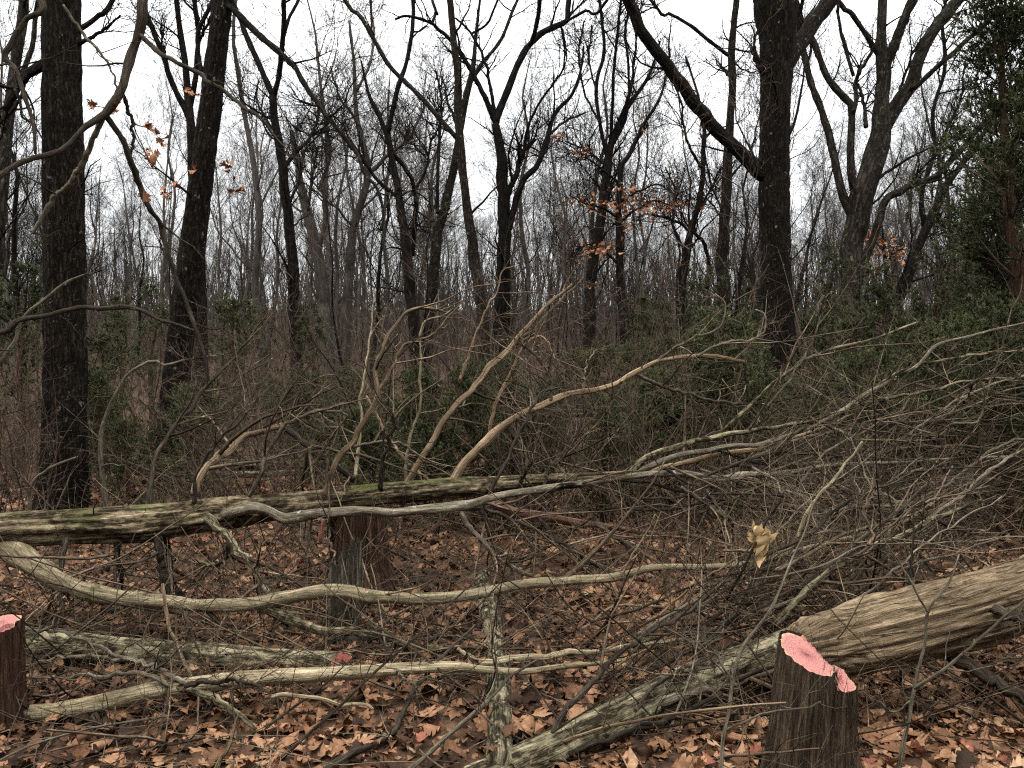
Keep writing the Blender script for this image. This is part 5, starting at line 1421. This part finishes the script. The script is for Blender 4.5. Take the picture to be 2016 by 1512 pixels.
_cp, _cr = trace([(636, 1022, 3), (633, 1038, 6), (631, 1056, 10), (632, 1068, 5)], 5.12, n=12)
rough_tube('splinter', _cp, _cr, 8, 0.012, CUTRED_WOOD, chip, ridge=0.2, freq=60)
gb = P(681, 1298, 4.36)


def snag_top(u, v):
    return 0.45 + 0.17 * vnoise(np.array([[u * 3.6, v * 3.6, 0.3]]), 5)[0] - 0.22 * max(0, 0.78 - math.hypot(u + 0.1, v)) + 0.05 * u + 0.03 * v


stump('weathered grey hollow snag with a jagged top in front of the red-brown stump', (gb[0], 4.36, gz(gb[0], 4.36) - 0.04), 0.074, 0.5, GREYSNAG, GREYSNAG, snag_top, 54, flare=0.6, lobes=0.2, name='broken_snag', ridge=0.02)

# ------------------------------------------------------------------ saplings and loose sticks
def stem_thing(name, label, cat, lists, mat, group=None, seed=0, tw=(4, 0.3), root=False):
    LP, LR = [], []
    t = None
    for k, (pts, d0, d1, w0, w1) in enumerate(lists):
        p, r = trace(pts, d0, d1, w0, w1, n=32, jit=0.004, seed=seed * 13 + k)
        if k == 0:
            if root:
                z = gz(p[0, 0], p[0, 1]); p = np.vstack([[p[0, 0], p[0, 1], z - 0.03], p]); r = np.append(r[0], r)
                X = resample(np.hstack([p, r[:, None]]), 32); p, r = X[:, :3], X[:, 3]
            t = thing(name, label, cat, p[0], group)
        part('stem' if k == 0 else 'branch', Batch().add(*closed(p, knobbly(r, seed + k, 0.06)), 7), mat, t)
        LP.append(p); LR.append(r)
    g = np.random.default_rng(seed + 3)
    A, AR = sprout(LP, LR, tw[0], tw[1] * 0.2, tw[1], 6, (30, 70), 0.2, 1, 0.08, 0.22, 0.5, 0.001, g)
    B, BR = sprout(A, AR, 1.5, tw[1] * 0.1, tw[1] * 0.4, 4, (30, 70), 0.2, 1, 0.08, 0.22, 0.6, 0.0008, g)
    part('twigs', Batch().add(A, AR, 4).add(B, BR, 3), mat, t, 'stuff')
    return t


stem_thing('sapling', 'thin brown sapling arching up in front of the pink-cut stump', 'sapling', [([(1418, 1535), (1426, 1450), (1437, 1369), (1441, 1334), (1465, 1275), (1510, 1209), (1538, 1150), (1573, 1067), (1604, 987)], 2.85, 3.1, 9, 4),
            ([(1441, 1338), (1420, 1306), (1392, 1279), (1337, 1244)], 2.9, 2.95, 5, 2), ([(1430, 1438), (1483, 1411), (1531, 1400), (1580, 1397), (1618, 1383)], 2.85, 2.72, 5, 3)], GREYSTICK, seed=61, root=True)
stem_thing('sapling', 'forking grey sapling growing up past the felled cedar trunk', 'sapling', [([(1766, 1530), (1785, 1431), (1799, 1362), (1813, 1300), (1828, 1202), (1837, 1188), (1865, 1154), (1890, 1090)], 3.0, 3.1, 10, 3),
            ([(1799, 1355), (1854, 1320), (1899, 1282), (1941, 1247), (2010, 1188), (2060, 1150)], 3.0, 2.95, 7, 4), ([(1828, 1205), (1800, 1160), (1760, 1090), (1720, 1030)], 3.05, 3.1, 5, 2), ([(1895, 1284), (1950, 1292), (2016, 1296)], 2.98, 2.9, 4, 3), ([(1792, 1380), (1760, 1400), (1710, 1366)], 3.0, 3.0, 4, 2)], GREYSTICK, seed=62, root=True)
stem_thing('sapling', 'slight upright sapling with bare side twigs behind the felled cedar', 'sapling', [([(1775, 1230), (1790, 1160), (1796, 1090), (1800, 1000)], 3.9, 4.0, 6, 3)], DEADDARK, seed=63, root=True)
stem_thing('fallen_branch', 'bleached bare stick leaning out of the brush pile', 'stick', [([(1570, 1060), (1587, 1017), (1611, 979), (1639, 944), (1667, 913), (1698, 868)], 4.3, 4.3, 8, 5)], PALEWOOD, seed=64, tw=(1, 0.15))
stem_thing('fallen_branch', 'dark forked branch rising from the leaves across the lengthwise log', 'stick', [([(640, 1515), (700, 1480), (770, 1446), (800, 1386), (858, 1306), (920, 1247), (935, 1230)], 2.95, 3.9, 16, 5)], DEADDARK, seed=65, tw=(4, 0.3))
stem_thing('fallen_branch', 'grey straight stick crossing the lengthwise log on the leaves', 'stick', [([(790, 1530), (875, 1456), (945, 1393), (997, 1338), (1056, 1299)], 2.9, 3.55, 11, 5)], GREYSTICK, seed=66, tw=(4, 0.3))
stem_thing('fallen_branch', 'splintered pale stick standing up out of the leaf litter', 'stick', [([(415, 1530), (448, 1473), (460, 1440), (469, 1407)], 2.95, 2.95, 11, 4)], PALEWOOD, seed=67, tw=(0, 0.1))
stem_thing('fallen_branch', 'white-barked twig lying on the leaves in front of the pale pole', 'stick', [([(535, 1372), (560, 1368), (620, 1375), (660, 1384), (720, 1388), (735, 1395)], 3.35, 3.35, 9, 6)], PALEWOOD, seed=68, tw=(1, 0.15))
stem_thing('fallen_branch', 'lichen-pale crooked stem bowing over beside the thick spotted oak', 'stick', [([(208, 990), (198, 899), (201, 847), (215, 802), (236, 764), (257, 733), (302, 708), (323, 719), (368, 708), (424, 701)], 7.2, 7.0, 10, 4)], GREYSTICK, seed=69, root=True, tw=(6, 0.5))
stem_thing('fallen_branch', 'small pale curved stem at the foot of the thick spotted oak', 'stick', [([(58, 1015), (59, 965), (76, 937), (115, 913), (153, 899)], 6.6, 6.5, 7, 4), ([(76, 935), (71, 900), (80, 870)], 6.6, 6.6, 4, 2)], GREYSTICK, seed=70, root=True, tw=(3, 0.3))
stem_thing('fallen_branch', 'split tan stick leaning against the drooping pale limb', 'stick', [([(320, 1150), (333, 1230), (355, 1290), (378, 1336)], 4.25, 3.8, 7, 8)], TANWOOD, seed=71, tw=(1, 0.1))
stem_thing('fallen_branch', 'short white stick on the leaves beside the lengthwise log', 'stick', [([(900, 1277), (925, 1292), (950, 1300)], 4.05, 4.0, 9, 6)], PALEWOOD, seed=72, tw=(0, 0.1))
stem_thing('fallen_branch', 'thin pale rod poking up from the drooping limb', 'stick', [([(1225, 1130), (1250, 1085), (1275, 1045), (1290, 1012)], 4.45, 4.45, 5, 3)], PALEWOOD, seed=73, tw=(0, 0.1))


def loose_sticks():
    g = np.random.default_rng(88)
    rest = Batch()
    def one(x, y, L, r, lift, label, grp, k):
        n = 10
        a = g.random() * 6.28; el = np.clip(g.normal(lift, 0.2), -0.05, 1.1)
        D = np.array([math.cos(a) * math.cos(el), math.sin(a) * math.cos(el), math.sin(el)])
        p = np.empty((n, 3)); p[0] = (x, y, gz(x, y) + 0.025)
        for s in range(1, n):
            D = norm(D + g.normal(0, 0.07, 3)); p[s] = p[s - 1] + D * L / (n - 1)
            p[s, 2] = max(p[s, 2], gz(p[s, 0], p[s, 1]) + 0.02)
        rr = r * np.linspace(1, 0.4, n)
        if grp is None:
            A, AR = sprout(p[None], rr[None], 6, 0.1, 0.5, 5, (25, 75), 0.2, 1, 0.03, 0.13, 0.55, 0.0013, g)
            rest.add(p, rr, 4).add(A, AR, 3)
            return
        t = thing('fallen_twig', label, 'twig', p[0], grp)
        m = (GREYSTICK, DEADDARK, BRUSHTWIG, TANWOOD, DEADDARK, PALEWOOD)[int(g.integers(6))]
        X = resample(np.hstack([p, rr[:, None]]), 16)
        part('stem', Batch().add(*closed(X[:, :3], knobbly(X[:, 3], k, 0.1)), 5), m, t)
        A, AR = sprout(p[None], rr[None], 7, 0.1, 0.5, 5, (25, 75), 0.2, 1, 0.03, 0.13, 0.55, 0.0013, g)
        B2, B2R = sprout(A, AR, 1.3, 0.05, 0.22, 3, (30, 70), 0.2, 1, 0.06, 0.22, 0.6, 0.0009, g)
        part('side_twigs', Batch().add(A, AR, 3).add(B2, B2R, 3), m, t, 'stuff')
    k = 0
    for (cnt, y0, y1, half, xo, L, lift, label, grp) in (
            (210, 3.0, 4.8, 0.66, 0, (0.3, 1.3), 0.33, None, None), (260, 4.6, 8.2, 0.66, 0, (0.4, 1.8), 0.5, None, None),
            (95, 3.0, 4.6, 0.66, 0, (0.3, 1.3), 0.28, 'thin dead twig scattered on the leaves around the sawn logs', 'twigs on the leaf litter'),
            (70, 4.6, 7.5, 0.66, 0, (0.4, 1.7), 0.42, 'dead twig lying below or behind the long mossy trunk', 'twigs around the mossy trunk'),):
        x, y = wedge_points(g, cnt, y0, y1, half, 0.1)
        for a, b in zip(x, y):
            one(a, b, L[0] + (L[1] - L[0]) * g.random(), 0.002 + 0.006 * g.random() ** 2, lift, label, grp, k); k += 1
    # left-hand tangle of fine arching twigs
    for i in range(46):
        p = P(-60 + 420 * g.random(), 1300, 3.6 + 1.2 * g.random())
        one(p[0], p[1], 0.5 + 0.8 * g.random(), 0.002 + 0.003 * g.random(), 0.5, *(('fine arching twig in the tangle beside the low orange-topped stump', 'twigs by the low stump') if i % 2 == 0 else (None, None)), 500 + i)
    for i in range(105):
        p = P(-20 + 1450 * g.random(), 1300, 3.2 + 3.0 * g.random())
        one(p[0], p[1], 0.4 + 0.8 * g.random(), 0.0015 + 0.0025 * g.random(), 0.6, *((('wispy bare twig rising between the crossing logs and limbs', 'wispy twigs between the logs')) if i % 3 == 0 else (None, None)), 900 + i)
    # right-hand thicket over the brush
    for i in range(70):
        d = 4.2 + 4.0 * g.random()
        p = P(1350 + 700 * g.random(), 1000, d)
        one(p[0], p[1], 0.9 + 1.3 * g.random(), 0.003 + 0.004 * g.random(), 0.75, *(('springy bare twig sticking up through the brush pile', 'twigs of the brush pile') if i % 2 == 0 else (None, None)), 700 + i)

    o = part('twig_litter', rest, BRUSHTWIG, None, 'stuff')
    tag(o, 'countless fine dead twigs strewn over the leaves and brush', 'twigs')


loose_sticks()

# pale curled oak leaf caught in the brush
def pale_leaf():
    g = np.random.default_rng(12)
    c = P(1486, 1076, 3.9)
    t = thing('curled_leaf', 'pale tan curled dry oak leaf caught upright in the brush twigs', 'leaf', c)
    for k, (off, s, rot) in enumerate((((0, -0.03, 0.0), 0.22, (1.2, 0.15, 0.25)), ((0.022, -0.012, 0.012), 0.17, (1.5, -0.3, -0.2)))):
        v, f = leaf_shape(1, np.random.default_rng(905 + k), 17)
        v = v.copy(); v[:, 2] += 0.9 * v[:, 0] ** 2 * 6 + 0.05 * np.sin(v[:, 1] * 9)
        o = obj('blade', make_mesh('blade', v, f, None, None, True, LEAF_PALE), t)
        from mathutils import Euler
        o.matrix_local = Matrix.Translation(off) @ Euler(rot).to_matrix().to_4x4() @ Matrix.Diagonal((s * 1.15, s, s, 1))


pale_leaf()
stem_thing('fallen_branch', 'dark twig holding the pale curled leaf', 'stick', [([(1430, 1180), (1462, 1120), (1490, 1068), (1512, 1020), (1540, 985)], 4.1, 3.92, 6, 4)], DEADDARK, seed=91, tw=(4, 0.3))
